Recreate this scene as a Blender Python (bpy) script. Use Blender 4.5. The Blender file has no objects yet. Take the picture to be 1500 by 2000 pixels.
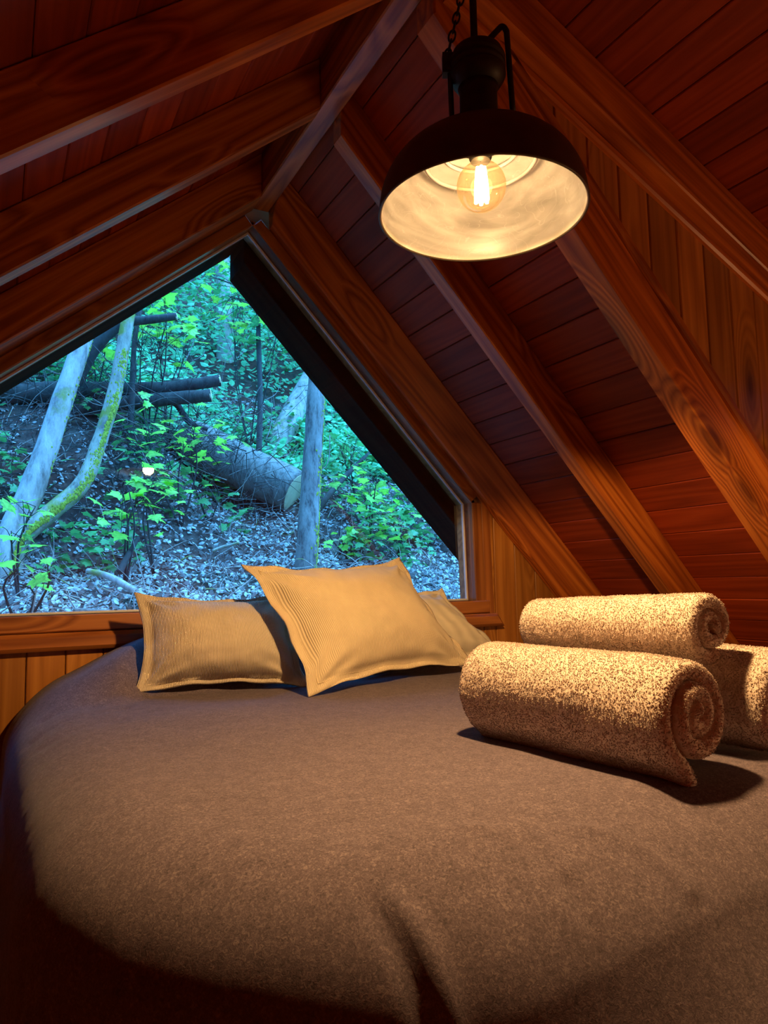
import bpy, math, random
from mathutils import Vector, Matrix, noise

random.seed(7)
scene = bpy.context.scene
C = scene.collection
ZC = 0.90                      # eye height above the floor

# ------------------------------------------------------------------ camera
def make_camera():
    yaw, pitch, roll = 0.497821, 0.0985766, -0.0184872
    f = Vector((math.sin(yaw) * math.cos(pitch), math.cos(yaw) * math.cos(pitch), math.sin(pitch)))
    r = Vector((math.cos(yaw), -math.sin(yaw), 0))
    u = r.cross(f)
    r2 = math.cos(roll) * r + math.sin(roll) * u
    u2 = -math.sin(roll) * r + math.cos(roll) * u
    cd = bpy.data.cameras.new('camera')
    cd.sensor_fit = 'HORIZONTAL'
    cd.sensor_width = 36.0
    cd.lens = 1391.7 / 1500 * 36.0
    cd.clip_start = 0.02
    co = bpy.data.objects.new('camera', cd)
    C.objects.link(co)
    m = Matrix.Identity(4)
    for i in range(3):
        m[i][0], m[i][1], m[i][2] = r2[i], u2[i], -f[i]
    m.translation = (0, -2.45, ZC)
    co.matrix_world = m
    scene.camera = co
make_camera()

# ------------------------------------------------------------------ sky, exposure
world = bpy.data.worlds.new('world')
scene.world = world
world.use_nodes = True
bg = world.node_tree.nodes['Background']
bg.inputs['Color'].default_value = (0.055, 0.36, 1.0, 1)
bg.inputs['Strength'].default_value = 4.8
def make_sun():
    # daylight sifting down through the tree tops: a very soft, high light from the right
    sd = bpy.data.lights.new('daylight', 'SUN')
    sd.energy = 15.0; sd.angle = math.radians(50); sd.color = (0.11, 0.46, 1.0)
    so = bpy.data.objects.new('daylight', sd); C.objects.link(so)
    so.rotation_euler = Vector((-0.38, 0.22, -0.9)).to_track_quat('-Z', 'Y').to_euler()
    so.location = (3, -2, 9)
make_sun()
vs = scene.view_settings
scene.display_settings.display_device = 'sRGB'
vs.view_transform = 'Standard'
vs.look = 'None'
vs.exposure = 0.0
vs.gamma = 1.0
vs.use_curve_mapping = False
cy = scene.cycles
cy.use_denoising = True
cy.use_adaptive_sampling = True
cy.adaptive_threshold = 0.02
cy.max_bounces = 8
cy.diffuse_bounces = 4
cy.glossy_bounces = 3
cy.transmission_bounces = 6
cy.transparent_max_bounces = 10
cy.sample_clamp_indirect = 6.0
cy.caustics_reflective = False
cy.caustics_refractive = False
LAMP_POWER = 86.0
GLOW_POWER = 0.30
LAMP_COLOR = (1.0, 0.60, 0.25)
FILL_LAMP = 31.0            # radiance of the added fill globe, out of view

# ------------------------------------------------------------------ material helpers
def new_mat(name):
    m = bpy.data.materials.new(name)
    m.use_nodes = True
    nt = m.node_tree
    return m, nt, nt.nodes['Principled BSDF']

def N(nt, typ, **kw):
    n = nt.nodes.new(typ)
    for k, v in kw.items():
        if k in n.inputs:
            n.inputs[k].default_value = v
        else:
            setattr(n, k, v)
    return n

def ramp(nt, stops):
    r = nt.nodes.new('ShaderNodeValToRGB')
    e = r.color_ramp.elements
    while len(e) < len(stops):
        e.new(0.5)
    for i, (p, c) in enumerate(stops):
        e[i].position = p
        e[i].color = (c[0], c[1], c[2], 1)
    return r

def mixc(nt, blend='MIX', fac=None):
    n = nt.nodes.new('ShaderNodeMix')
    n.data_type = 'RGBA'
    n.blend_type = blend
    if fac is not None:
        n.inputs[0].default_value = fac
    return n

def wood(name, dark, mid, light, rough=0.38, knots=True, coat=0.12, fine=0.5, ringscale=1.6):
    m, nt, b = new_mat(name)
    L = nt.links.new
    tc = N(nt, 'ShaderNodeTexCoord')
    oi = N(nt, 'ShaderNodeObjectInfo')
    off = N(nt, 'ShaderNodeVectorMath', operation='MULTIPLY')
    off.inputs[1].default_value = (37.0, 11.0, 5.0)
    cx = N(nt, 'ShaderNodeCombineXYZ')
    for i in range(3):
        L(oi.outputs['Random'], cx.inputs[i])
    L(cx.outputs[0], off.inputs[0])
    add = N(nt, 'ShaderNodeVectorMath', operation='ADD')
    L(tc.outputs['Object'], add.inputs[0]); L(off.outputs[0], add.inputs[1])
    # knots
    mk = N(nt, 'ShaderNodeMapping'); mk.inputs['Scale'].default_value = (1.7, 5.5, 5.5)
    L(add.outputs[0], mk.inputs[0])
    vo = N(nt, 'ShaderNodeTexVoronoi', feature='F1'); vo.inputs['Scale'].default_value = 1.0
    L(mk.outputs[0], vo.inputs['Vector'])
    sep = N(nt, 'ShaderNodeSeparateColor'); L(vo.outputs['Color'], sep.inputs[0])
    gt = N(nt, 'ShaderNodeMath', operation='GREATER_THAN'); gt.inputs[1].default_value = 0.45 if knots else 2.0
    L(sep.outputs[0], gt.inputs[0])
    kr = N(nt, 'ShaderNodeMapRange'); kr.inputs['From Min'].default_value = 0.04; kr.inputs['From Max'].default_value = 0.42
    kr.inputs['To Min'].default_value = 1.0; kr.inputs['To Max'].default_value = 0.0
    L(vo.outputs['Distance'], kr.inputs[0])
    kn = N(nt, 'ShaderNodeMath', operation='MULTIPLY'); L(kr.outputs[0], kn.inputs[0]); L(gt.outputs[0], kn.inputs[1])
    # growth rings cut lengthwise, bent round the knots
    mp = N(nt, 'ShaderNodeMapping'); mp.inputs['Scale'].default_value = (0.55, 9.0, 9.0)
    L(add.outputs[0], mp.inputs[0])
    n1 = N(nt, 'ShaderNodeTexNoise'); n1.inputs['Scale'].default_value = 0.9; n1.inputs['Detail'].default_value = 2.0
    L(mp.outputs[0], n1.inputs['Vector'])
    bend = N(nt, 'ShaderNodeMath', operation='MULTIPLY_ADD'); bend.inputs[1].default_value = 0.55
    L(kn.outputs[0], bend.inputs[0]); L(n1.outputs['Fac'], bend.inputs[2])
    sc = N(nt, 'ShaderNodeMath', operation='MULTIPLY'); sc.inputs[1].default_value = 11.0 * ringscale
    L(bend.outputs[0], sc.inputs[0])
    pp = N(nt, 'ShaderNodeMath', operation='PINGPONG'); pp.inputs[1].default_value = 1.0
    L(sc.outputs[0], pp.inputs[0])
    # fine fibres
    mf = N(nt, 'ShaderNodeMapping'); mf.inputs['Scale'].default_value = (3.0, 130.0, 130.0)
    L(add.outputs[0], mf.inputs[0])
    n2 = N(nt, 'ShaderNodeTexNoise'); n2.inputs['Scale'].default_value = 1.0; n2.inputs['Detail'].default_value = 3.0
    L(mf.outputs[0], n2.inputs['Vector'])
    mm = N(nt, 'ShaderNodeMix'); mm.data_type = 'FLOAT'; mm.inputs[0].default_value = fine
    L(pp.outputs[0], mm.inputs[2]); L(n2.outputs['Fac'], mm.inputs[3])
    cr = ramp(nt, [(0.12, dark), (0.5, mid), (0.85, light)])
    L(mm.outputs[0], cr.inputs[0])
    # board to board tone
    hv = N(nt, 'ShaderNodeMapRange'); hv.inputs['To Min'].default_value = 0.72; hv.inputs['To Max'].default_value = 1.22
    L(oi.outputs['Random'], hv.inputs[0])
    mt = mixc(nt, 'MULTIPLY', 1.0)
    L(cr.outputs[0], mt.inputs[6]); L(hv.outputs[0], mt.inputs[7])
    kd = mixc(nt, 'MIX')
    kp = N(nt, 'ShaderNodeMath', operation='POWER'); kp.inputs[1].default_value = 2.2
    L(kn.outputs[0], kp.inputs[0]); L(kp.outputs[0], kd.inputs[0])
    L(mt.outputs[2], kd.inputs[6]); kd.inputs[7].default_value = (dark[0] * 0.22, dark[1] * 0.2, dark[2] * 0.2, 1)
    L(kd.outputs[2], b.inputs['Base Color'])
    b.inputs['Roughness'].default_value = rough
    b.inputs['Coat Weight'].default_value = coat
    b.inputs['Coat Roughness'].default_value = 0.25
    bu = N(nt, 'ShaderNodeBump'); bu.inputs['Strength'].default_value = 0.12; bu.inputs['Distance'].default_value = 0.004
    L(mm.outputs[0], bu.inputs['Height']); L(bu.outputs[0], b.inputs['Normal'])
    return m

def plain(name, col, rough=0.5, metal=0.0, var=0.25, scale=30.0, bump=0.0, coords='Object', spec=0.5):
    """noise-varied colour"""
    m, nt, b = new_mat(name)
    L = nt.links.new
    tc = N(nt, 'ShaderNodeTexCoord')
    n1 = N(nt, 'ShaderNodeTexNoise'); n1.inputs['Scale'].default_value = scale; n1.inputs['Detail'].default_value = 4.0
    L(tc.outputs[coords], n1.inputs['Vector'])
    lo = [c * (1 - var) for c in col]; hi = [min(1, c * (1 + var)) for c in col]
    cr = ramp(nt, [(0.3, lo), (0.7, hi)])
    L(n1.outputs['Fac'], cr.inputs[0]); L(cr.outputs[0], b.inputs['Base Color'])
    b.inputs['Roughness'].default_value = rough
    b.inputs['Metallic'].default_value = metal
    b.inputs['Specular IOR Level'].default_value = spec
    if bump:
        bu = N(nt, 'ShaderNodeBump'); bu.inputs['Strength'].default_value = bump; bu.inputs['Distance'].default_value = 0.01
        L(n1.outputs['Fac'], bu.inputs['Height']); L(bu.outputs[0], b.inputs['Normal'])
    return m

M = {}
M['plank'] = wood('stained_ceiling_board', (0.22, 0.028, 0.004), (0.31, 0.041, 0.006), (0.39, 0.058, 0.010), rough=0.55, coat=0.0, knots=False, fine=0.55)
M['plank'].node_tree.nodes['Principled BSDF'].inputs['Specular IOR Level'].default_value = 0.25
M['rafter'] = wood('stained_rafter_pine', (0.20, 0.038, 0.005), (0.45, 0.118, 0.016), (0.64, 0.205, 0.030), rough=0.4, fine=0.5)
M['wallboard'] = wood('varnished_wall_board', (0.33, 0.115, 0.018), (0.47, 0.18, 0.030), (0.58, 0.24, 0.045), rough=0.36, fine=0.5)
M['casing'] = wood('window_casing_pine', (0.22, 0.06, 0.012), (0.38, 0.125, 0.028), (0.52, 0.19, 0.045), rough=0.34, fine=0.4)
M['backing'] = plain('dark_backing', (0.035, 0.012, 0.006), 0.8)
M['floor'] = wood('floor_boards', (0.10, 0.035, 0.012), (0.16, 0.06, 0.02), (0.22, 0.09, 0.03), rough=0.5)
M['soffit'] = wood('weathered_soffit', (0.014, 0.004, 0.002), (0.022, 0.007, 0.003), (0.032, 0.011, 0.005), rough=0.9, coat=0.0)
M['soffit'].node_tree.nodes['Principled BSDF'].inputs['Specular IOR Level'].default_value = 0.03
M['bead'] = plain('aluminium_bead', (0.80, 0.82, 0.86), 0.4, 0.0, 0.06)
M['black_metal'] = plain('black_iron', (0.03, 0.023, 0.017), 0.5, 0.3, 0.3, 60)
M['shade_out'] = plain('bronze_enamel', (0.065, 0.045, 0.032), 0.45, 0.1, 0.25, 25)

def glass_mat():
    m = bpy.data.materials.new('window_glass'); m.use_nodes = True
    nt = m.node_tree; nt.nodes.clear(); L = nt.links.new
    out = N(nt, 'ShaderNodeOutputMaterial')
    tr = N(nt, 'ShaderNodeBsdfTransparent'); tr.inputs[0].default_value = (0.97, 0.985, 0.98, 1)
    gl = N(nt, 'ShaderNodeBsdfGlossy'); gl.inputs['Roughness'].default_value = 0.0
    fr = N(nt, 'ShaderNodeFresnel'); fr.inputs[0].default_value = 1.52
    ge = N(nt, 'ShaderNodeNewGeometry')
    inv = N(nt, 'ShaderNodeMath', operation='SUBTRACT'); inv.inputs[0].default_value = 1.0
    L(ge.outputs['Backfacing'], inv.inputs[1])
    mu = N(nt, 'ShaderNodeMath', operation='MULTIPLY'); L(fr.outputs[0], mu.inputs[0]); L(inv.outputs[0], mu.inputs[1])
    mu2 = N(nt, 'ShaderNodeMath', operation='MULTIPLY'); L(mu.outputs[0], mu2.inputs[0]); mu2.inputs[1].default_value = 2.8
    mx = N(nt, 'ShaderNodeMixShader')
    L(mu2.outputs[0], mx.inputs[0]); L(tr.outputs[0], mx.inputs[1]); L(gl.outputs[0], mx.inputs[2]); L(mx.outputs[0], out.inputs[0])
    return m
M['glass'] = glass_mat()

def bulb_mat():
    m = bpy.data.materials.new('amber_bulb_glass'); m.use_nodes = True
    nt = m.node_tree; nt.nodes.clear(); L = nt.links.new
    out = N(nt, 'ShaderNodeOutputMaterial')
    tr = N(nt, 'ShaderNodeBsdfTransparent'); tr.inputs[0].default_value = (1.0, 0.90, 0.72, 1)
    gl = N(nt, 'ShaderNodeBsdfGlossy'); gl.inputs['Roughness'].default_value = 0.03; gl.inputs[0].default_value = (1, 0.85, 0.6, 1)
    lw = N(nt, 'ShaderNodeLayerWeight'); lw.inputs[0].default_value = 0.35
    mu = N(nt, 'ShaderNodeMath', operation='MULTIPLY'); L(lw.outputs['Facing'], mu.inputs[0]); mu.inputs[1].default_value = 0.75
    mx = N(nt, 'ShaderNodeMixShader')
    L(mu.outputs[0], mx.inputs[0]); L(tr.outputs[0], mx.inputs[1]); L(gl.outputs[0], mx.inputs[2])
    em = N(nt, 'ShaderNodeEmission'); em.inputs[0].default_value = (1.0, 0.55, 0.2, 1); em.inputs[1].default_value = 0.22
    ad = N(nt, 'ShaderNodeAddShader'); L(mx.outputs[0], ad.inputs[0]); L(em.outputs[0], ad.inputs[1]); L(ad.outputs[0], out.inputs[0])
    m.cycles.emission_sampling = 'NONE'
    return m
M['bulb'] = bulb_mat()

def filament_mat():
    m, nt, b = new_mat('glowing_filament')
    b.inputs['Base Color'].default_value = (1, 0.8, 0.5, 1)
    b.inputs['Emission Color'].default_value = (1.0, 0.72, 0.38, 1)
    b.inputs['Emission Strength'].default_value = 90.0
    m.cycles.emission_sampling = 'NONE'
    return m
M['filament'] = filament_mat()

def enamel_mat():
    m, nt, b = new_mat('worn_cream_enamel')
    L = nt.links.new
    tc = N(nt, 'ShaderNodeTexCoord')
    mp = N(nt, 'ShaderNodeMapping'); mp.inputs['Scale'].default_value = (6, 6, 22)
    L(tc.outputs['Object'], mp.inputs[0])
    n1 = N(nt, 'ShaderNodeTexNoise'); n1.inputs['Scale'].default_value = 1.0; n1.inputs['Detail'].default_value = 6.0; n1.inputs['Distortion'].default_value = 1.6
    L(mp.outputs[0], n1.inputs['Vector'])
    cr = ramp(nt, [(0.3, (0.36, 0.33, 0.32)), (0.55, (0.55, 0.52, 0.51)), (0.75, (0.70, 0.67, 0.65))])
    L(n1.outputs['Fac'], cr.inputs[0])
    n2 = N(nt, 'ShaderNodeTexNoise'); n2.inputs['Scale'].default_value = 9.0; n2.inputs['Detail'].default_value = 1.0; n2.inputs['Distortion'].default_value = 4.0
    L(tc.outputs['Object'], n2.inputs['Vector'])
    sr = ramp(nt, [(0.49, (0, 0, 0)), (0.5, (0.35, 0.35, 0.35)), (0.51, (0, 0, 0))])
    L(n2.outputs['Fac'], sr.inputs[0])
    mx = mixc(nt, 'SCREEN', 0.6)
    L(cr.outputs[0], mx.inputs[6]); L(sr.outputs[0], mx.inputs[7]); L(mx.outputs[2], b.inputs['Base Color'])
    b.inputs['Roughness'].default_value = 0.32
    return m
M['enamel'] = enamel_mat()

def duvet_mat():
    m, nt, b = new_mat('brown_melange_cotton')
    L = nt.links.new
    tc = N(nt, 'ShaderNodeTexCoord')
    n1 = N(nt, 'ShaderNodeTexNoise'); n1.inputs['Scale'].default_value = 240.0; n1.inputs['Detail'].default_value = 4.0; n1.inputs['Roughness'].default_value = 0.7; n1.inputs['Distortion'].default_value = 1.2
    L(tc.outputs['Object'], n1.inputs['Vector'])
    n2 = N(nt, 'ShaderNodeTexNoise'); n2.inputs['Scale'].default_value = 45.0; n2.inputs['Detail'].default_value = 3.0
    L(tc.outputs['Object'], n2.inputs['Vector'])
    av = N(nt, 'ShaderNodeMix'); av.data_type = 'FLOAT'; av.inputs[0].default_value = 0.16
    L(n1.outputs['Fac'], av.inputs[2]); L(n2.outputs['Fac'], av.inputs[3])
    cr = ramp(nt, [(0.34, (0.072, 0.060, 0.072)), (0.52, (0.148, 0.116, 0.146)), (0.68, (0.275, 0.225, 0.250))])
    L(av.outputs[0], cr.inputs[0]); L(cr.outputs[0], b.inputs['Base Color'])
    b.inputs['Roughness'].default_value = 0.95
    b.inputs['Specular IOR Level'].default_value = 0.1
    b.inputs['Sheen Weight'].default_value = 0.08
    bu = N(nt, 'ShaderNodeBump'); bu.inputs['Strength'].default_value = 0.25; bu.inputs['Distance'].default_value = 0.002
    L(n1.outputs['Fac'], bu.inputs['Height']); L(bu.outputs[0], b.inputs['Normal'])
    return m
M['duvet'] = duvet_mat()

def cord_mat(name, col, ribs, strength):
    m, nt, b = new_mat(name)
    L = nt.links.new
    uv = N(nt, 'ShaderNodeUVMap')
    sx = N(nt, 'ShaderNodeSeparateXYZ'); L(uv.outputs[0], sx.inputs[0])
    mu = N(nt, 'ShaderNodeMath', operation='MULTIPLY'); mu.inputs[1].default_value = ribs * 2 * math.pi
    L(sx.outputs[0], mu.inputs[0])
    sn = N(nt, 'ShaderNodeMath', operation='SINE'); L(mu.outputs[0], sn.inputs[0])
    tc = N(nt, 'ShaderNodeTexCoord')
    n1 = N(nt, 'ShaderNodeTexNoise'); n1.inputs['Scale'].default_value = 14.0; n1.inputs['Detail'].default_value = 3.0
    L(tc.outputs['Object'], n1.inputs['Vector'])
    cr = ramp(nt, [(0.25, [c * 0.9 for c in col]), (0.75, [min(1, c * 1.08) for c in col])])
    L(n1.outputs['Fac'], cr.inputs[0])
    mr = N(nt, 'ShaderNodeMapRange'); mr.inputs['From Min'].default_value = -1; mr.inputs['To Min'].default_value = 0.82; mr.inputs['To Max'].default_value = 1.0
    L(sn.outputs[0], mr.inputs[0])
    mx = mixc(nt, 'MULTIPLY', 1.0); L(cr.outputs[0], mx.inputs[6]); L(mr.outputs[0], mx.inputs[7])
    L(mx.outputs[2], b.inputs['Base Color'])
    b.inputs['Roughness'].default_value = 0.9
    b.inputs['Specular IOR Level'].default_value = 0.15
    b.inputs['Sheen Weight'].default_value = 0.1
    bu = N(nt, 'ShaderNodeBump'); bu.inputs['Strength'].default_value = strength; bu.inputs['Distance'].default_value = 0.002
    L(sn.outputs[0], bu.inputs['Height']); L(bu.outputs[0], b.inputs['Normal'])
    return m
M['cord'] = cord_mat('cream_corduroy', (0.84, 0.72, 0.56), 115, 0.7)
M['cord_fine'] = cord_mat('cream_fine_corduroy', (0.84, 0.70, 0.48), 125, 0.5)
M['linen'] = cord_mat('pale_cotton', (0.84, 0.76, 0.58), 10, 0.0)
M['terry'] = plain('ivory_terry', (0.72, 0.61, 0.54), 0.95, 0, 0.1, 60, 0.5, spec=0.1)
def tuft_mat():
    m = plain('ivory_terry_loops', (0.74, 0.62, 0.55), 0.95, 0, 0.12, 25, 0, spec=0.05)
    nt = m.node_tree; L = nt.links.new
    b = nt.nodes['Principled BSDF']; out = nt.nodes['Material Output']
    src = b.inputs['Base Color'].links[0].from_socket
    tr = N(nt, 'ShaderNodeBsdfTranslucent'); L(src, tr.inputs[0])
    mx = N(nt, 'ShaderNodeMixShader'); mx.inputs[0].default_value = 0.5
    L(b.outputs[0], mx.inputs[1]); L(tr.outputs[0], mx.inputs[2]); L(mx.outputs[0], out.inputs[0])
    return m
M['tuft'] = tuft_mat()

# ------------------------------------------------------------------ object helpers
WM = {}            # world matrix of every object built here
def link(o, parent=None, mat=None):
    """link o with world matrix mat under parent"""
    C.objects.link(o)
    mat = mat if mat is not None else Matrix.Identity(4)
    WM[o.name] = mat
    if parent is not None:
        o.parent = parent
        o.matrix_basis = WM[parent.name].inverted() @ mat
    else:
        o.matrix_basis = mat
    return o

def mesh(name, verts, faces, material, parent=None, mat=None, smooth=False):
    me = bpy.data.meshes.new(name)
    me.from_pydata([tuple(v) for v in verts], [], faces)
    mats = material if isinstance(material, (list, tuple)) else [material]
    for mm in mats:
        me.materials.append(mm)
    if smooth:
        me.polygons.foreach_set('use_smooth', [True] * len(me.polygons))
    me.update()
    o = bpy.data.objects.new(name, me)
    return link(o, parent, mat)

def empty(name, loc):
    o = bpy.data.objects.new(name, None)
    o.empty_display_size = 0.1
    return link(o, None, Matrix.Translation(loc))

def tag(o, label=None, cat=None, group=None, kind=None):
    if label: o['label'] = label
    if cat: o['category'] = cat
    if group: o['group'] = group
    if kind: o['kind'] = kind
    return o

def frame(o, ex, ey, ez):
    m = Matrix.Identity(4)
    for i in range(3):
        m[i][0], m[i][1], m[i][2] = ex[i], ey[i], ez[i]
    m.translation = o
    return m

def inset(poly, c):
    """offset a convex counter-clockwise polygon inwards by c"""
    n = len(poly); out = []
    for i in range(n):
        p0, p1, p2 = Vector(poly[i - 1]), Vector(poly[i]), Vector(poly[(i + 1) % n])
        d1 = (p1 - p0).normalized(); d2 = (p2 - p1).normalized()
        n1 = Vector((-d1.y, d1.x)); n2 = Vector((-d2.y, d2.x))
        k = 1 + n1.dot(n2)
        out.append(p1 + (n1 + n2) * (c / max(k, 0.2)))
    return out

def area(poly):
    return 0.5 * sum(poly[i - 1][0] * poly[i][1] - poly[i][0] * poly[i - 1][1] for i in range(len(poly)))

def prism(name, poly, T, c, material, parent, o, ex, ey, ez):
    """bevelled board: poly in (ex, ey), thickness T along ez, chamfer c on the face side"""
    if area(poly) < 0:
        poly = poly[::-1]
    n = len(poly)
    v = [(p[0], p[1], 0) for p in poly] + [(p[0], p[1], T - c) for p in poly] + [(p[0], p[1], T) for p in inset(poly, c)]
    f = [list(range(n))[::-1], [2 * n + i for i in range(n)]]
    for k in (0, n):
        for i in range(n):
            j = (i + 1) % n
            f.append([k + i, k + j, k + n + j, k + n + i])
    if Vector(ex).cross(Vector(ey)).dot(Vector(ez)) < 0:
        f = [q[::-1] for q in f]
    return mesh(name, v, f, material, parent, frame(o, ex, ey, ez))

def xz_board(name, wpoly, y_back, y_front, grain, material, parent=None, c=0.004):
    """board given by world (x, z) polygon, from y_back (far) to y_front (near); grain = (gx, gz)"""
    ex = Vector((grain[0], 0, grain[1])).normalized()
    ez = Vector((0, -1, 0))
    ey = ez.cross(ex)
    o = Vector((wpoly[0][0], y_back, wpoly[0][1]))
    poly = []
    for (x, z) in wpoly:
        d = Vector((x, y_back, z)) - o
        poly.append((d.dot(ex), d.dot(ey)))
    return prism(name, poly, y_back - y_front, c, material, parent, o, ex, ey, ez)

def smooth_path(pts, sub=5):
    P = [Vector(p) for p in pts]; out = []
    for i in range(len(P) - 1):
        p0 = P[max(i - 1, 0)]; p1 = P[i]; p2 = P[i + 1]; p3 = P[min(i + 2, len(P) - 1)]
        for k in range(sub):
            t = k / sub
            out.append(0.5 * ((2 * p1) + (p2 - p0) * t + (2 * p0 - 5 * p1 + 4 * p2 - p3) * t * t + (3 * p1 - p0 - 3 * p2 + p3) * t ** 3))
    out.append(P[-1])
    return out

def tube_data(pts, radii, seg=8, sub=5, rough=0.0, caps=True, seed=0):
    path = smooth_path(pts, sub)
    n = len(path); v = []; f = []
    up = Vector((0.13, 0.97, 0.21)).normalized()
    for i, p in enumerate(path):
        t = (path[min(i + 1, n - 1)] - path[max(i - 1, 0)]).normalized()
        a = up - t * up.dot(t)
        a.normalize(); b = t.cross(a)
        up = a
        s = i / (n - 1) * (len(radii) - 1); k = min(int(s), len(radii) - 2); r = radii[k] + (radii[k + 1] - radii[k]) * (s - k)
        for j in range(seg):
            an = 2 * math.pi * j / seg
            d = a * math.cos(an) + b * math.sin(an)
            rr = r * (1 + rough * noise.noise((p + d * r) * (0.35 / max(r, 0.003)) + Vector((seed, 0, 0)))) if rough else r
            v.append(p + d * rr)
    for i in range(n - 1):
        for j in range(seg):
            k = (j + 1) % seg
            f.append([i * seg + j, i * seg + k, (i + 1) * seg + k, (i + 1) * seg + j])
    if caps:
        f.append(list(range(seg))[::-1]); f.append([(n - 1) * seg + j for j in range(seg)])
    return v, f

def tube(name, pts, radii, material, parent=None, seg=8, sub=5, rough=0.0, seed=0):
    if not isinstance(radii, (list, tuple)):
        radii = [radii, radii]
    v, f = tube_data(pts, radii, seg, sub, rough, True, seed)
    o0 = v[0].copy()
    return mesh(name, [p - o0 for p in v], f, material, parent, Matrix.Translation(o0), True)

def lathe(name, prof, material, parent, origin, seg=64, matidx=None, smooth=True):
    v = []; f = []; n = len(prof)
    for (r, h) in prof:
        for j in range(seg):
            a = 2 * math.pi * j / seg
            v.append((r * math.cos(a), r * math.sin(a), h))
    mi = []
    for i in range(n - 1):
        for j in range(seg):
            k = (j + 1) % seg
            f.append([i * seg + j, i * seg + k, (i + 1) * seg + k, (i + 1) * seg + j])
            mi.append(matidx[i] if matidx else 0)
    o = mesh(name, v, f, material, parent, Matrix.Translation(origin), smooth)
    if matidx:
        o.data.polygons.foreach_set('material_index', mi)
    return o

# ------------------------------------------------------------------ roof geometry
AR, AL, AD = math.radians(46.5), math.radians(39.7), math.radians(24.46)
NR = Vector((math.sin(AR), 0, math.cos(AR)))          # outward normals
NL = Vector((-math.sin(AL), 0, math.cos(AL)))
DR = 1.536 + ZC * math.cos(AR)                        # rafter undersides
DL = 0.560 + ZC * math.cos(AL)
DEP = 0.125
XR0, XR1 = 0.795, 0.860                               # ridge beam
ZR = 1.395 + ZC
Y_CHEEK = -1.16
Y_END = -3.6
XD = 2.75                                             # dormer front wall
def zr(x, d=0.0): return (DR + d - NR.x * x) / NR.z
def zl(x, d=0.0): return (DL + d - NL.x * x) / NL.z
def zd(x, d=0.0): return 1.7894 + ZC - math.tan(AD) * x + d / math.cos(AD)
def xr_at(z, d=0.0): return (DR + d - NR.z * z) / NR.x
def xl_at(z, d=0.0): return (DL + d - NL.z * z) / NL.x
TP = 0.018

fl = mesh('floor', [(-2.6, Y_END, 0), (3.6, Y_END, 0), (3.6, 0.14, 0), (-2.6, 0.14, 0), (-2.6, Y_END, -0.08), (3.6, Y_END, -0.08), (3.6, 0.14, -0.08), (-2.6, 0.14, -0.08)],
          [[0, 1, 2, 3], [7, 6, 5, 4], [0, 4, 5, 1], [1, 5, 6, 2], [2, 6, 7, 3], [3, 7, 4, 0]], M['floor'])
tag(fl, 'dark wooden floor under the bed', kind='structure')

def ceiling(name, label, o, sdir, n_in, smin, smax, y0, y1, joint, step=0.11):
    """tongue-and-groove boards running along y; n_in points into the room, o is the s=0 point on the board faces"""
    L = abs(y1 - y0)
    back = o - n_in * (TP + 0.001)
    a = back + sdir * smin; b = back + sdir * smax
    v = []
    for q in (a, b, b - n_in * 0.03, a - n_in * 0.03):
        v.append(Vector((q.x, y0, q.z))); v.append(Vector((q.x, y1, q.z)))
    c = mesh(name, v, [[0, 1, 3, 2], [2, 3, 5, 4], [4, 5, 7, 6], [6, 7, 1, 0], [0, 2, 4, 6], [1, 7, 5, 3]], M['backing'])
    tag(c, label, kind='structure')
    s = joint - math.ceil((joint - smin) / step) * step
    while s < smax - 0.005:
        s0, s1 = max(s, smin), min(s + step, smax)
        if s1 - s0 > 0.012:
            g = 0.0009
            dz = random.uniform(-0.0012, 0.0012)
            org = o + sdir * (s0 + g) - n_in * (TP + dz)
            org = Vector((org.x, y0, org.z))
            prism('plank', [(0, 0), (L, 0), (L, s1 - s0 - 2 * g), (0, s1 - s0 - 2 * g)], TP, 0.0028, M['plank'], c, org, Vector((0, -1, 0)), sdir, n_in)
        s += step
    return c

# right slope, up to the dormer cheek
sR = Vector((math.cos(AR), 0, -math.sin(AR)))
oR = NR * (DR + DEP)
ceiling('ceiling', 'red-brown boarded right roof slope between the rafters beside the window', oR, sR, -NR,
        Vector((XR1, 0, zr(XR1, DEP))).dot(sR) - 0.04, Vector((xr_at(0, DEP), 0, 0)).dot(sR), 0.0, Y_CHEEK + 0.02, 0.482 - ZC * math.sin(AR))
sL = Vector((-math.cos(AL), 0, -math.sin(AL)))
oL = NL * (DL + DEP)
ceiling('ceiling', 'dark red boarded left roof slope above the window', oL, sL, -NL,
        Vector((XR0, 0, zl(XR0, DEP))).dot(sL) - 0.04, Vector((xl_at(0, DEP), 0, 0)).dot(sL), 0.0, Y_END, -0.30)
ND = Vector((math.sin(AD), 0, math.cos(AD)))
sD = Vector((math.cos(AD), 0, -math.sin(AD)))
oD = ND * (ND.dot(Vector((1.0, 0, zd(1.0, DEP)))))
ceiling('ceiling', 'dark boarded dormer ceiling in the top right corner', oD, sD, -ND,
        Vector((XR1, 0, zd(XR1, DEP))).dot(sD) - 0.04, Vector((XD, 0, zd(XD, DEP))).dot(sD), Y_CHEEK, Y_END, 0.05)

# ridge beam
rb = prism('ridge_beam', [(0, 0), (3.6, 0), (3.6, XR1 - XR0), (0, XR1 - XR0)], 0.22, 0.004, M['rafter'], None,
           Vector((XR0, 0.0, ZR + 0.22)), Vector((0, -1, 0)), Vector((1, 0, 0)), Vector((0, 0, -1)))
tag(rb, 'wooden ridge beam running along the peak of the roof', 'beam')

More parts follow.
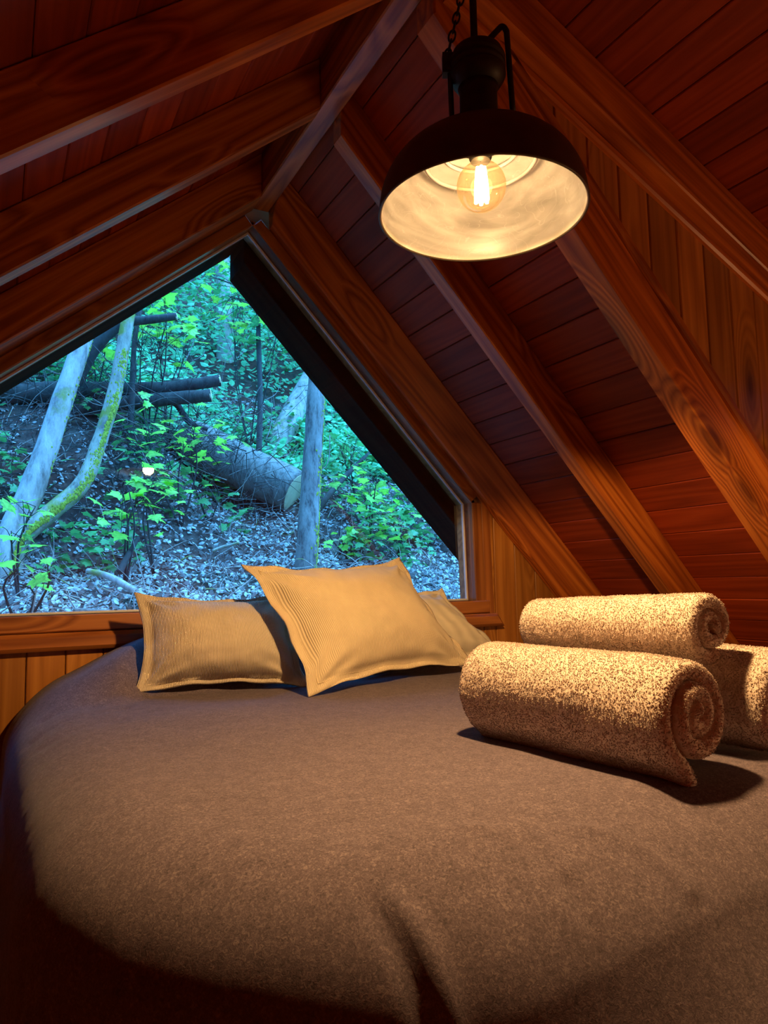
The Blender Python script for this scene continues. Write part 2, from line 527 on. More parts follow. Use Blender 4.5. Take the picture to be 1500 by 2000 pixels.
# rafters
def rafter_right(y0, y1, label, slant=None, d0=0.0):
    zb = 0.0
    poly = [(XR1, zr(XR1, d0)), (xr_at(zb, d0), zb), (xr_at(zb, DEP), zb), (XR1, zr(XR1, DEP))]
    r = xz_board('rafter', poly, y0, y1, (sR.x, sR.z), M['rafter'])
    if slant is not None:                     # face leaning back towards the ceiling
        inv = WM[r.name]
        for v in r.data.vertices:
            if v.co.z > (y0 - y1) * 0.5:
                wv = inv @ v.co
                d = NR.dot(Vector((wv.x, 0, wv.z))) - DR
                v.co.z += (slant - (y0 - y1)) * max(0.0, min(1.0, 1 - d / DEP))
    tag(r, label, 'rafter', 'roof rafters')
    return r
rafter_right(0.0, -0.125, 'sloping rafter right against the window casing on the right', slant=0.04)
rafter_right(-0.59, -0.647, 'middle rafter of the right slope with a long dark knot')
rafter_right(-1.083, -1.160, 'rafter of the right slope along the foot of the boarded dormer cheek')
def rafter_left(y0, y1, label):
    poly = [(XR0, zl(XR0)), (XR0, zl(XR0, DEP)), (xl_at(0, DEP), 0), (xl_at(0), 0)]
    r = xz_board('rafter', poly, y0, y1, (sL.x, sL.z), M['rafter'])
    tag(r, label, 'rafter', 'roof rafters')
rafter_left(0.0, -0.12, 'sloping rafter against the window casing on the left')
rafter_left(-0.59, -0.647, 'second rafter from the window on the left slope')
rafter_left(-1.11, -1.165, 'third rafter from the window on the left slope')
rafter_left(-1.68, -1.735, 'fourth rafter from the window on the left slope')
dr = xz_board('rafter', [(XR1, zd(XR1)), (XR1, zd(XR1, DEP)), (XD, zd(XD, DEP)), (XD, zd(XD))], Y_CHEEK - 0.002, Y_CHEEK - 0.062, (sD.x, sD.z), M['rafter'])
tag(dr, 'shallow dormer rafter behind the hanging lamp along the cheek top', 'rafter', 'roof rafters')

# dormer cheek: vertical boards above the third rafter
ck = mesh('wall_cheek', [(XR1, Y_CHEEK + 0.022, zr(XR1, DEP)), (XD, Y_CHEEK + 0.022, zr(XD, DEP)), (XD, Y_CHEEK + 0.022, zd(XD, DEP)), (XR1, Y_CHEEK + 0.022, zd(XR1, DEP)),
                            (XD - 0.01, Y_CHEEK + 0.022, -0.02), (xr_at(0, DEP) + 0.06, Y_CHEEK + 0.022, -0.02), (XD - 0.01, Y_CHEEK + 0.022, zr(XD - 0.01, DEP) + 0.06)],
          [[0, 1, 2, 3], [4, 5, 6]], M['backing'])
tag(ck, 'triangular boarded cheek wall of the dormer on the right', kind='structure')
x = XR1 + 0.14
while x < XD - 0.02:
    x1 = min(x + 0.11, XD)
    g = 0.0012
    xz_board('board', [(x + g, zr(x + g, DEP)), (x1 - g, zr(x1 - g, DEP)), (x1 - g, zd(x1 - g, 0.02)), (x + g, zd(x + g, 0.02))], Y_CHEEK + 0.02, Y_CHEEK + 0.002 + random.uniform(-.001, .001), (0, 1), M['wallboard'], ck, 0.003)
    x = x1
def strip(name, p0, p1, w, t, nrm, mat, parent=None, c=0.003):
    """moulding from p0 to p1, w wide across, t proud along nrm"""
    p0, p1 = Vector(p0), Vector(p1)
    ex = (p1 - p0).normalized(); ez = Vector(nrm).normalized(); ey = ez.cross(ex)
    return prism(name, [(0, -w / 2), ((p1 - p0).length, -w / 2), ((p1 - p0).length, w / 2), (0, w / 2)], t, c, mat, parent, p0, ex, ey, ez)
t1 = strip('trim_1', (XR1 + 0.03, Y_CHEEK + 0.002, zd(XR1 + 0.03) - 0.014), (XD, Y_CHEEK + 0.002, zd(XD) - 0.014), 0.026, 0.016, (0, -1, 0), M['rafter'], None, 0.006)
tag(t1, 'thin moulding under the dormer rafter', kind='structure')
t2 = strip('trim_2', (XR1 + 0.12, Y_CHEEK + 0.002, zr(XR1 + 0.12, 0.135)), (XD, Y_CHEEK + 0.002, zr(XD, 0.135)), 0.024, 0.016, (0, -1, 0), M['rafter'], None, 0.006)
tag(t2, 'thin moulding where the cheek boards meet the rafter', kind='structure')
dw = mesh('wall_right', [(XD, Y_END, 0), (XD, Y_CHEEK, 0), (XD, Y_CHEEK, zd(XD, DEP)), (XD, Y_END, zd(XD, DEP)), (XD + .05, Y_END, 0), (XD + .05, Y_CHEEK, 0), (XD + .05, Y_CHEEK, zd(XD, DEP)), (XD + .05, Y_END, zd(XD, DEP))],
          [[0, 1, 2, 3], [7, 6, 5, 4], [0, 4, 5, 1], [1, 5, 6, 2], [2, 6, 7, 3], [3, 7, 4, 0]], M['plank'])
tag(dw, 'wooden dormer front wall out of view on the right', kind='structure')
wf = mesh('wall_front', [(-2.6, Y_END, 0), (3.6, Y_END, 0), (3.6, Y_END, 3), (-2.6, Y_END, 3), (-2.6, Y_END - .06, 0), (3.6, Y_END - .06, 0), (3.6, Y_END - .06, 3), (-2.6, Y_END - .06, 3)],
          [[3, 2, 1, 0], [4, 5, 6, 7], [0, 1, 5, 4], [1, 2, 6, 5], [2, 3, 7, 6], [3, 0, 4, 7]], M['plank'])
tag(wf, 'wooden wall behind the camera', kind='structure')

# ------------------------------------------------------------------ gable wall and window
A_ = (0.796, 1.329 + ZC); JR = (1.748, 0.328 + ZC); BR = (1.757, -0.082 + ZC); BL = (-0.41, -0.082 + ZC); JL = (-0.41, 0.328 + ZC)
WIN = [A_, JR, BR, BL, JL]
OUT = [(0.83, zr(0.83, DEP)), (xr_at(JR[1], DEP), JR[1]), (xr_at(0, DEP), 0), (xl_at(0, DEP), 0), (xl_at(JL[1], DEP), JL[1])]
v = []; f = []
for y in (0.022, 0.11):
    v += [(p[0], y, p[1]) for p in WIN] + [(p[0], y, p[1]) for p in OUT]
for i in range(5):
    j = (i + 1) % 5
    f.append([i, j, 5 + j, 5 + i]); f.append([10 + i, 15 + i, 15 + j, 10 + j])
    f.append([i, 10 + i, 10 + j, j]); f.append([5 + i, 5 + j, 15 + j, 15 + i])
wb = mesh('wall_back', v, f, M['casing'])
tag(wb, 'varnished vertical-board gable wall around the window', kind='structure')
def wall_boards(xa, xb, zlow, ztop, joint):
    x = joint - math.ceil((joint - xa) / 0.11) * 0.11
    while x < xb - 0.004:
        x0, x1 = max(x, xa), min(x + 0.11, xb)
        if x1 - x0 > 0.01:
            g = 0.0014
            h0, h1 = ztop(x0), ztop(x1)
            if max(h0, h1) > zlow + 0.02:
                xz_board('board', [(x0 + g, zlow), (x1 - g, zlow), (x1 - g, max(h1, zlow + 0.005)), (x0 + g, max(h0, zlow + 0.005))], 0.021, 0.003 + random.uniform(-.001, .001), (0, 1), M['wallboard'], wb, 0.003)
        x += 0.11
ZS = BR[1]
wall_boards(-1.3, 1.80, 0.0, lambda x: min(ZS - 0.03, zl(x, 0.1)), 0.087)
wall_boards(1.80, 2.95, 0.0, lambda x: zr(x, 0.02), 1.974)
wall_boards(-1.3, -0.47, ZS - 0.03, lambda x: zl(x, 0.02), 0.087)

win = empty('window_1', (0.7, 0.03, ZS))
tag(win, 'large five-sided gable window looking onto a wooded bank', kind='structure')
mesh('pane', [(p[0], 0.060, p[1]) for p in WIN] + [(p[0], 0.066, p[1]) for p in WIN],
     [[4, 3, 2, 1, 0][::-1], [5, 6, 7, 8, 9][::-1]] + [[i, (i + 1) % 5, 5 + (i + 1) % 5, 5 + i] for i in range(5)], M['glass'], win)
# recalc the pane so that its faces look outwards
import bmesh
def fix_normals(o):
    bm = bmesh.new(); bm.from_mesh(o.data)
    bmesh.ops.recalc_face_normals(bm, faces=bm.faces); bm.to_mesh(o.data); bm.free()
fix_normals(bpy.data.objects['pane']); fix_normals(wb); fix_normals(dw); fix_normals(wf)
for cobj in [o for o in C.objects if o.name.startswith('ceiling')]:
    fix_normals(cobj)
# lining boards of the reveal, metal beads, casing
cw = Vector((sum(p[0] for p in WIN) / 5, sum(p[1] for p in WIN) / 5))
for i in range(5):
    p, q = Vector(WIN[i]), Vector(WIN[(i + 1) % 5])
    d = (q - p).normalized(); n = Vector((-d.y, d.x))
    if n.dot(cw - p) < 0: n = -n
    L = (q - p).length
    # bead: slim metal glazing strip in front of the pane
    e3 = Vector((d.x, 0, d.y)); n3 = Vector((n.x, 0, n.y))
    prism('bead', [(0, 0), (L, 0), (L - 0.004, 0.008), (0.004, 0.008)], 0.010, 0.0015, M['bead'], win, Vector((p.x, 0.060, p.y)), e3, n3, Vector((0, -1, 0)))
    # reveal lining
    o = Vector((p.x, 0.050, p.y)) - n3 * 0.016
    prism('lining', [(-0.01, 0), (L + 0.01, 0), (L + 0.01, 0.055), (-0.01, 0.055)], 0.016, 0.001, M['casing'], win, o, e3, Vector((0, -1, 0)), n3)
def casing_strip(p, q, w0, w1, yb, yf, name='casing'):
    """board between offsets w0 and w1 outside the line p-q, in the wall plane"""
    p, q = Vector(p), Vector(q); d = (q - p).normalized(); n = Vector((-d.y, d.x))
    if n.dot(cw - p) > 0: n = -n
    pts = [p + n * w0, q + n * w0, q + n * w1, p + n * w1]
    return xz_board(name, [(a.x, a.y) for a in pts], yb, yf, (d.x, d.y), M['casing'], win, 0.004)
casing_strip(A_, JR, 0.0, 0.045, 0.02, -0.008)
casing_strip((A_[0], A_[1]), JL, 0.0, 0.045, 0.02, -0.008)
casing_strip(JR, (BR[0], BR[1] - 0.05), 0.0, 0.05, 0.02, -0.010)
casing_strip((JR[0] + 0.05, JR[1] + 0.05), (BR[0] + 0.05, BR[1] - 0.10), 0.0, 0.045, 0.02, -0.004)
casing_strip(JL, (BL[0], BL[1] - 0.05), 0.0, 0.05, 0.02, -0.010)
# sill: rail, then a projecting lower moulding
xz_board('sill_rail', [(-0.47, ZS - 0.052), (1.82, ZS - 0.052), (1.82, ZS), (-0.47, ZS)], 0.02, -0.018, (1, 0), M['casing'], win, 0.004)
xz_board('sill_nosing', [(-0.50, ZS - 0.108), (1.885, ZS - 0.108), (1.85, ZS - 0.054), (-0.48, ZS - 0.054)], 0.02, -0.038, (1, 0), M['casing'], win, 0.012)

# roof overhang outside
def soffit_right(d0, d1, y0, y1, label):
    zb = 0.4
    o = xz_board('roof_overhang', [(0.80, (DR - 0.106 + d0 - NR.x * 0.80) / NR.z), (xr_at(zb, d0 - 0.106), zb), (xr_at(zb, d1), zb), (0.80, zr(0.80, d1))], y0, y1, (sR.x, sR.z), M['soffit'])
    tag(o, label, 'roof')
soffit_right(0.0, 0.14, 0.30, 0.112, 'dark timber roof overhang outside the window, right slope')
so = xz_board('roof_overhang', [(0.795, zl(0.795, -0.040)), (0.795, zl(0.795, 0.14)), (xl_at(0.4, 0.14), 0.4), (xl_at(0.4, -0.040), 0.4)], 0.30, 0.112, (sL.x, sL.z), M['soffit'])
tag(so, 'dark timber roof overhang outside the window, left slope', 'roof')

# ------------------------------------------------------------------ lamp
LX, LY, LZ = 0.7234, -1.497, 0.633 + ZC              # centre of the shade rim
def build_lamp():
    root = empty('pendant_lamp', (LX, LY, LZ))
    tag(root, 'dark industrial dome pendant lamp with a glowing globe bulb', 'lamp')
    R = 0.179; H = 0.128
    outer = []; inner = []
    for i in range(15):
        t = i / 14
        a = t * math.pi / 2
        r = 0.040 + (R - 0.040) * math.cos(a) ** 0.92 if i < 14 else 0.040
        h = H * math.sin(a) ** 0.95 + 0.004
        outer.append((r, h)); inner.append((r - 0.0035, h - 0.003))
    rim = [(R - 0.0035, 0.001), (R - 0.001, -0.002), (R + 0.002, 0.0), (R + 0.001, 0.004)]
    ri = []
    for (r, h) in inner[::-1]:
        ri.append((r, h))
    prof = [(0.022, H)] + ri[:-1] + rim + outer[1:] + [(0.030, H + 0.006)]
    # pressed rings inside the dome
    full = []
    for k, (r, h) in enumerate(prof):
        full.append((r, h))
    n_in = 1 + len(ri[:-1])
    mi = [1 if k < n_in else 0 for k in range(len(full) - 1)]
    lathe('shade', full, [M['shade_out'], M['enamel']], root, (LX, LY, LZ), 96, mi)
    for rr, hh in ((0.066, H * 0.93), (0.098, H * 0.80)):
        pr = [(rr + 0.0035 * math.cos(a), hh + 0.0035 * math.sin(a)) for a in [2 * math.pi * k / 8 for k in range(9)]]
        lathe('pressed_ring', pr, M['enamel'], bpy.data.objects['shade'], (LX, LY, LZ), 72)
    # neck, ribbed cap
    lathe('neck', [(0.001, 0.12), (0.042, 0.128), (0.038, 0.142), (0.034, 0.150), (0.033, 0.225), (0.036, 0.235), (0.001, 0.236)], M['black_metal'], root, (LX, LY, LZ), 48)
    cap = [(0.001, 0.232), (0.036, 0.234), (0.047, 0.250)]
    for k in range(3):
        z = 0.256 + k * 0.013
        cap += [(0.0495, z), (0.0495, z + 0.006), (0.0465, z + 0.008), (0.0465, z + 0.011)]
    cap += [(0.044, 0.300), (0.030, 0.308), (0.012, 0.311), (0.001, 0.311)]
    lathe('cap', cap, M['black_metal'], root, (LX, LY, LZ), 48)
    def P(x, y, z): return (LX + x, LY + y, LZ + z)
    u = Vector((math.cos(0.498), -math.sin(0.498), 0))     # bracket stands across the view
    def Q(a, z, b=0.0): return P(u.x * a - u.y * b, u.y * a + u.x * b, z)
    tube('bracket_rod', [Q(-0.049, 0.29), Q(-0.049, 0.25), Q(-0.047, 0.13)], 0.0048, M['black_metal'], root, 8)
    tube('bracket_rod', [Q(0.002, 0.305), Q(0.020, 0.325), Q(0.040, 0.347), Q(0.047, 0.352), Q(0.053, 0.345), Q(0.055, 0.325), Q(0.060, 0.19)], 0.0052, M['black_metal'], root, 8, 4)
    prism('bracket_lug', [(-0.062, 0.262), (-0.042, 0.262), (-0.042, 0.300), (-0.062, 0.300)], 0.02, 0.003, M['black_metal'], root, Vector(P(0, 0, 0)) + Vector((u.y, -u.x, 0)) * -0.01, u, Vector((0, 0, 1)), Vector((u.y, -u.x, 0)))
    top = zl(LX, DEP) - LZ
    tube('stem', [Q(-0.004, 0.308), Q(-0.004, 0.40), Q(-0.004, top)], 0.0065, M['black_metal'], root, 10, 3)
    lathe('ceiling_rose', [(0.001, top - 0.05), (0.035, top - 0.05), (0.05, top - 0.03), (0.05, top + 0.0), (0.001, top + 0.0)], M['black_metal'], root, (LX, LY, LZ), 32)
    # chain: links shared, turned by quarter
    lv = []; lf = []
    loop = []
    for k in range(16):
        a = 2 * math.pi * k / 16
        loop.append((0.0058 * math.cos(a), 0.0, 0.0115 * math.sin(a)))
    for k in range(16):
        p = Vector(loop[k]); t = (Vector(loop[(k + 1) % 16]) - Vector(loop[k - 1])).normalized()
        n1 = Vector((0, 1, 0)); n2 = t.cross(n1)
        for j in range(6):
            a = 2 * math.pi * j / 6
            lv.append(p + (n1 * math.cos(a) + n2 * math.sin(a)) * 0.0019)
    for k in range(16):
        for j in range(6):
            lf.append([k * 6 + j, k * 6 + (j + 1) % 6, ((k + 1) % 16) * 6 + (j + 1) % 6, ((k + 1) % 16) * 6 + j])
    lm = bpy.data.meshes.new('chain_link'); lm.from_pydata([tuple(q) for q in lv], [], lf); lm.materials.append(M['black_metal'])
    lm.polygons.foreach_set('use_smooth', [True] * len(lm.polygons))
    a = Vector(Q(-0.052, 0.300)); b = Vector(Q(-0.018, 0.44)); e = Vector(Q(-0.012, top - 0.045))
    pts = [a.lerp(b, k / 8) for k in range(8)] + [b.lerp(e, k / 10) for k in range(11)]
    for k, p in enumerate(pts):
        o = bpy.data.objects.new('chain_link', lm)
        d = (pts[min(k + 1, len(pts) - 1)] - pts[max(k - 1, 0)]).normalized()
        side = u if k % 2 == 0 else Vector((-u.y, u.x, 0))
        sx = (side - d * side.dot(d)).normalized()
        link(o, root, frame(p, sx, d.cross(sx), d))
    # socket and bulb
    lathe('socket', [(0.001, 0.125), (0.020, 0.125), (0.020, 0.104), (0.017, 0.098), (0.001, 0.098)], M['black_metal'], root, (LX, LY, LZ), 32)
    bp = []
    for k in range(18):
        a = -math.pi / 2 + k / 17 * (math.pi * 0.84)
        bp.append((max(0.0005, 0.043 * math.cos(a)), 0.052 + 0.043 * math.sin(a)))
    bp += [(0.0165, 0.098), (0.0155, 0.104)]
    bulb = lathe('bulb', bp, M['bulb'], root, (LX, LY, LZ), 40)
    fv = []; ff = []
    for k in range(6):
        an = 2 * math.pi * k / 6
        x, y = 0.011 * math.cos(an), 0.011 * math.sin(an)
        vv, fc = tube_data([(x, y, 0.024), (x * 0.9, y * 0.9, 0.052), (x * 0.6, y * 0.6, 0.086)], [0.003, 0.003], 6, 3)
        ff += [[i + len(fv) for i in q] for q in fc]; fv += vv
    mesh('filament', fv, ff, M['filament'], bulb, Matrix.Translation((LX, LY, LZ)), True)
    # the light it gives
    sp = bpy.data.lights.new('lamp_light', 'SPOT')
    sp.energy = LAMP_POWER; sp.color = LAMP_COLOR; sp.spot_size = math.radians(164); sp.spot_blend = 0.12; sp.shadow_soft_size = 0.03
    so_ = bpy.data.objects.new('lamp_light', sp); link(so_, root, Matrix.Translation((LX, LY, LZ + 0.014)))
    pl = bpy.data.lights.new('bulb_glow', 'POINT')
    pl.energy = GLOW_POWER; pl.color = (1.0, 0.68, 0.40); pl.shadow_soft_size = 0.02
    po = bpy.data.objects.new('bulb_glow', pl); link(po, root, Matrix.Translation((LX, LY, LZ + 0.055)))
build_lamp()

def build_fill_lamp():  # unseen lamp and stand, added to light towel ends, dormer cheek and bed foot
    x, y = 2.30, -2.30
    st = empty('added_stool', (x, y, 0.0)); tag(st, 'added unseen stand carrying the fill lamp', 'added_stool')
    lathe('stool_top', [(0.001, 0.43), (0.17, 0.43), (0.18, 0.44), (0.18, 0.455), (0.17, 0.465), (0.001, 0.465)], M['casing'], st, (x, y, 0), 32)
    for k in range(3):
        a = k * 2.094 + 0.4
        tube('leg', [(x + 0.16 * math.cos(a), y + 0.16 * math.sin(a), 0.0), (x + 0.12 * math.cos(a), y + 0.12 * math.sin(a), 0.435)], [0.014, 0.018], M['casing'], st, 8, 2)
    root = empty('added_fill_lamp', (x, y, 0.466)); tag(root, 'added unseen globe lamp giving fill light from outside the view', 'lamp')
    lathe('lamp_base', [(0.001, 0.466), (0.07, 0.466), (0.07, 0.478), (0.015, 0.49), (0.012, 0.58), (0.03, 0.595), (0.03, 0.61), (0.001, 0.61)], M['black_metal'], root, (x, y, 0), 32)
    m, nt, b = new_mat('fill_globe_lit')
    b.inputs['Base Color'].default_value = (0.8, 0.75, 0.65, 1)
    b.inputs['Emission Color'].default_value = (*LAMP_COLOR, 1); b.inputs['Emission Strength'].default_value = FILL_LAMP
    pr = [(max(0.0005, 0.10 * math.cos(a)), 0.70 + 0.10 * math.sin(a)) for a in [-math.pi / 2 + 0.3 + k / 18 * (math.pi - 0.3) for k in range(19)]]
    lathe('globe', pr, m, root, (x, y, 0), 32)
build_fill_lamp()

# ------------------------------------------------------------------ bed
ZB = 0.590                                            # top of the bedding
def sstep(a, b, x):
    t = max(0.0, min(1.0, (x - a) / (b - a))); return t * t * (3 - 2 * t)
BX0, BX1, BY0, BY1 = 0.03, 2.05, -1.80, -0.05
def duvet_height(x, y):
    """relief of the top: pillows under the cover at the head, soft puffs"""
    h = 0.0
    bx = sstep(0.02, 0.50, x) * (1 - sstep(1.35, 1.75, x))
    sh = 0.10 * sstep(0.30, 0.42, x)
    by = sstep(-0.42 + sh, -0.20 + sh, y)
    h += 0.165 * bx * by
    h += 0.010 * noise.noise(Vector((x * 2.2, y * 2.2, 0.3))) + 0.004 * noise.noise(Vector((x * 7, y * 7, 1.3)))
    return h
def crease(x, y, a, b, w, depth):
    ax, ay = a; bx, by = b
    dx, dy = bx - ax, by - ay
    t = ((x - ax) * dx + (y - ay) * dy) / (dx * dx + dy * dy)
    tt = max(0, min(1, t))
    cx = ax + dx * tt + 0.03 * math.sin(tt * 3.1) ; cyy = ay + dy * tt
    d = math.hypot(x - cx, y - cyy)
    return depth * math.exp(-(d / w) ** 2) * sstep(0, 0.15, t) * (1 - sstep(0.9, 1.05, t))
CREASES = [((0.34, -0.44), (0.06, -0.56), 0.022, -0.010), ((0.36, -0.34), (0.10, -0.40), 0.02, -0.008), ((0.30, -0.62), (0.08, -0.70), 0.03, -0.006),
           ((0.36, -1.70), (0.30, -2.15), 0.012, -0.007), ((0.385, -1.72), (0.335, -2.15), 0.012, 0.007),
           ((0.58, -1.70), (0.55, -2.10), 0.012, -0.006), ((0.66, -1.74), (0.74, -2.0), 0.012, 0.007), ((1.1, -1.7), (1.2, -2.1), 0.012, -0.005),
           ((0.52, -1.66), (0.60, -1.85), 0.012, 0.006)]
def build_bed():
    bed = empty('bed', (1.035, -0.95, 0.0))
    tag(bed, 'low double bed pushed up to the gable window', 'bed')
    def rbox(name, x0, x1, y0, y1, z0, z1, mat):
        return prism(name, [(x0, y0), (x1, y0), (x1, y1), (x0, y1)], z1 - z0, 0.03, mat, bed, Vector((0, 0, z0)), Vector((1, 0, 0)), Vector((0, 1, 0)), Vector((0, 0, 1)))
    rbox('base', 0.22, 1.85, -1.60, -0.10, 0.0, 0.24, M['floor'])
    rbox('mattress', 0.22, 1.85, -1.60, -0.10, 0.242, 0.50, M['linen'])
    # duvet sheet: flat cloth wrapped over a rounded block; steep on the left, sprawling at the foot
    RC = 0.30                                             # plan radius of the foot corners
    RH, RV = 0.17, 0.15
    ix0, ix1, iy0, iy1 = BX0 + RH, BX1 - RH, BY0 + RH, BY1
    arc = 0.5 * math.pi * math.sqrt((RH * RH + RV * RV) / 2)
    nx, ny = 300, 280
    drop = 0.36
    X0, X1, Y0, Y1 = ix0 - arc - drop, ix1 + arc + drop, iy0 - arc - drop, iy1
    def pos(p, q):
        cx, cyy = max(ix0 + RC, min(ix1 - RC, p)), max(iy0 + RC, min(iy1 + RC, q))
        dx, dy = p - cx, q - cyy
        if q > iy0 + RC: dy = 0; cyy = q
        dd = math.hypot(dx, dy)
        h = duvet_height(p, q)
        d = dd - RC
        if d <= 0:
            return Vector((p, q, ZB + h))
        ux, uy = dx / dd, dy / dd
        foot = max(0.0, -uy) ** 2                       # 1 at the foot side, 0 at the long sides
        fk = foot * sstep(0.05, 0.85, p)
        tmax = math.pi / 2 * (1 - 0.44 * fk)
        rh = RH * (1 + 0.7 * fk); rv = RV * (1 + 0.5 * fk)
        ar = arc * (1 + 0.6 * fk)
        th = min(1.0, d / ar) * tmax
        hr, z = rh * math.sin(th), ZB - rv * (1 - math.cos(th))
        e = max(0.0, d - ar)
        hr += e * max(0.12, math.cos(tmax)); z -= e * math.sin(tmax)
        hr += 0.012 * math.sin(6 * (p + q) + 4 * noise.noise(Vector((p * 2, q * 2, 5)))) * min(1, e * 6)
        hr += RC
        return Vector((cx + ux * hr, cyy + uy * hr, max(z + h, 0.02)))
    v = []; f = []
    for j in range(ny + 1):
        for i in range(nx + 1):
            p = X0 + (X1 - X0) * i / nx; q = Y0 + (Y1 - Y0) * j / ny
            v.append(pos(p, q))
    def nrm(i, j):
        a = v[j * (nx + 1) + min(i + 1, nx)] - v[j * (nx + 1) + max(i - 1, 0)]
        b = v[min(j + 1, ny) * (nx + 1) + i] - v[max(j - 1, 0) * (nx + 1) + i]
        n = a.cross(b)
        return n.normalized() if n.length > 1e-9 else Vector((0, 0, 1))
    out = []
    for j in range(ny + 1):
        for i in range(nx + 1):
            p = X0 + (X1 - X0) * i / nx; q = Y0 + (Y1 - Y0) * j / ny
            c = sum(crease(p, q, *k) for k in CREASES)
            # fine gathered wrinkles along the left edge
            g = sstep(ix0 + 0.05, ix0 - 0.12, p) if p < ix0 + 0.05 else 0
            c += 0.002 * g * noise.noise(Vector((p * 5, (q - p * 0.5) * 26, 2)))
            out.append(v[j * (nx + 1) + i] + nrm(i, j) * c)
    for j in range(ny):
        for i in range(nx):
            a = j * (nx + 1) + i
            f.append([a, a + 1, a + nx + 2, a + nx + 1])
    d = mesh('duvet', out, f, M['duvet'], None, None, True)
    so = d.modifiers.new('thickness', 'SOLIDIFY'); so.thickness = 0.012; so.offset = -1
    tag(d, 'dark brown melange duvet spread over the bed', 'duvet')
build_bed()

# ------------------------------------------------------------------ pillows
def pillow(name, label, BLc, BRc, TLc, TRc, thick, mat, seed, sag=0.02, flange=0.055, ribdir=0):
    """cushion cover: four corners, puffed middle, flat flange round the seam"""
    BLc, BRc, TLc, TRc = map(Vector, (BLc, BRc, TLc, TRc))
    n = 56
    nr = ((BRc - BLc).cross(TLc - BLc)).normalized()      # towards the viewer
    if nr.y > 0: nr = -nr
    upv = (TLc - BLc).normalized(); rt = (BRc - BLc).normalized()
    ctr = (BLc + BRc + TLc + TRc) / 4
    def pt(u, w, side):
        # edges bow inwards between the corners
        bu = 4 * u * (1 - u); bw = 4 * w * (1 - w)
        uu = u + (0.5 - u) * 0.11 * bw * abs(2 * u - 1)
        ww = w + (0.5 - w) * 0.15 * bu * abs(2 * w - 1)
        p = (BLc * (1 - uu) + BRc * uu) * (1 - ww) + (TLc * (1 - uu) + TRc * uu) * ww
        fu = flange; a = min(u, 1 - u); b = min(w, 1 - w)
        a = max(0.0, (a - fu) / (0.5 - fu)); b = max(0.0, (b - fu) / (0.5 - fu))
        puff = (1 - (1 - a) ** 2.6) * (1 - (1 - b) ** 2.6)
        puff = puff ** 0.62
        th = thick * puff * (0.6 if side > 0 else 0.5) + 0.0035
        wr = noise.noise(Vector((u * 7 + seed, w * 7, 3.1))) * 0.006 + noise.noise(Vector((u * 19 + seed, w * 15, 7.7))) * 0.0025
        edge = 1 - min(1, min(min(u, 1 - u), min(w, 1 - w)) / 0.12)
        wav = edge * 0.007 * math.sin((u * 23 if min(w, 1 - w) < min(u, 1 - u) else w * 19) + seed)
        # radial gathers running in from the corners
        cu, cw_ = (0 if u < 0.5 else 1), (0 if w < 0.5 else 1)
        dc = math.hypot(u - cu, w - cw_); an = math.atan2(abs(w - cw_), abs(u - cu) + 1e-6)
        ga = 0.006 * math.sin(an * 13 + seed) * math.exp(-((dc - 0.2) / 0.13) ** 2)
        return p + nr * (side * th + wr + wav + ga * side)
    v = []; f = []; uvs = []
    for side in (1, -1):
        for j in range(n + 1):
            for i in range(n + 1):
                v.append(pt(i / n, j / n, side)); uvs.append((i / n, j / n) if ribdir == 0 else (j / n, i / n))
    S = (n + 1) ** 2
    for j in range(n):
        for i in range(n):
            a = j * (n + 1) + i
            f.append([a, a + 1, a + n + 2, a + n + 1])
            f.append([S + a, S + a + n + 1, S + a + n + 2, S + a + 1])
    for i in range(n):
        for (a, b) in ((i, i + 1), ((n * (n + 1)) + i + 1, (n * (n + 1)) + i), ((i + 1) * (n + 1), i * (n + 1)), (i * (n + 1) + n, (i + 1) * (n + 1) + n)):
            f.append([a, S + a, S + b, b])
    base = (BLc + BRc) / 2
    root = empty(name, base)
    tag(root, label, 'pillow', 'cream cushions on the bed')
    o = mesh('cover', [p - ctr for p in v], f, mat, root, Matrix.Translation(ctr), True)
    uvl = o.data.uv_layers.new(name='UVMap')
    for lp in o.data.loops:
        uvl.data[lp.index].uv = uvs[lp.vertex_index]
    # stitched seam just inside the flange, and piping on the rim
    ring = []
    k = flange * 1.0
    per = [(t, k) for t in [k + (1 - 2 * k) * i / 24 for i in range(24)]] + [(1 - k, t) for t in [k + (1 - 2 * k) * i / 20 for i in range(20)]] + \
          [(1 - t, 1 - k) for t in [k + (1 - 2 * k) * i / 24 for i in range(24)]] + [(k, 1 - t) for t in [k + (1 - 2 * k) * i / 20 for i in range(21)]]
    vv, fc = tube_data([pt(a, b, 1) + nr * 0.0002 for a, b in per], [0.0012, 0.0012], 5, 1, 0, False)
    mesh('seam', [p - ctr for p in vv], fc, mat, o, Matrix.Translation(ctr), True)
    return root

pillow('cushion', 'cream corduroy cushion at the left end of the row, partly shaded by its neighbour', (0.352, -0.30, 0.600), (0.862, -0.37, 0.583), (0.366, -0.185, 0.880), (0.875, -0.175, 0.868), 0.17, M['cord'], 1.3, ribdir=0)
pillow('cushion', 'cream corduroy cushion in front, leaning in the middle of the row', (0.776, -0.57, 0.590), (1.452, -0.425, 0.612), (0.655, -0.335, 0.965), (1.262, -0.245, 0.985), 0.16, M['cord_fine'], 4.1, ribdir=0)
pillow('cushion', 'plain cream cushion at the right end, half hidden behind the middle one', (1.031, -0.36, 0.597), (1.760, -0.245, 0.606), (0.955, -0.15, 0.860), (1.50, -0.13, 0.868), 0.13, M['linen'], 7.7)

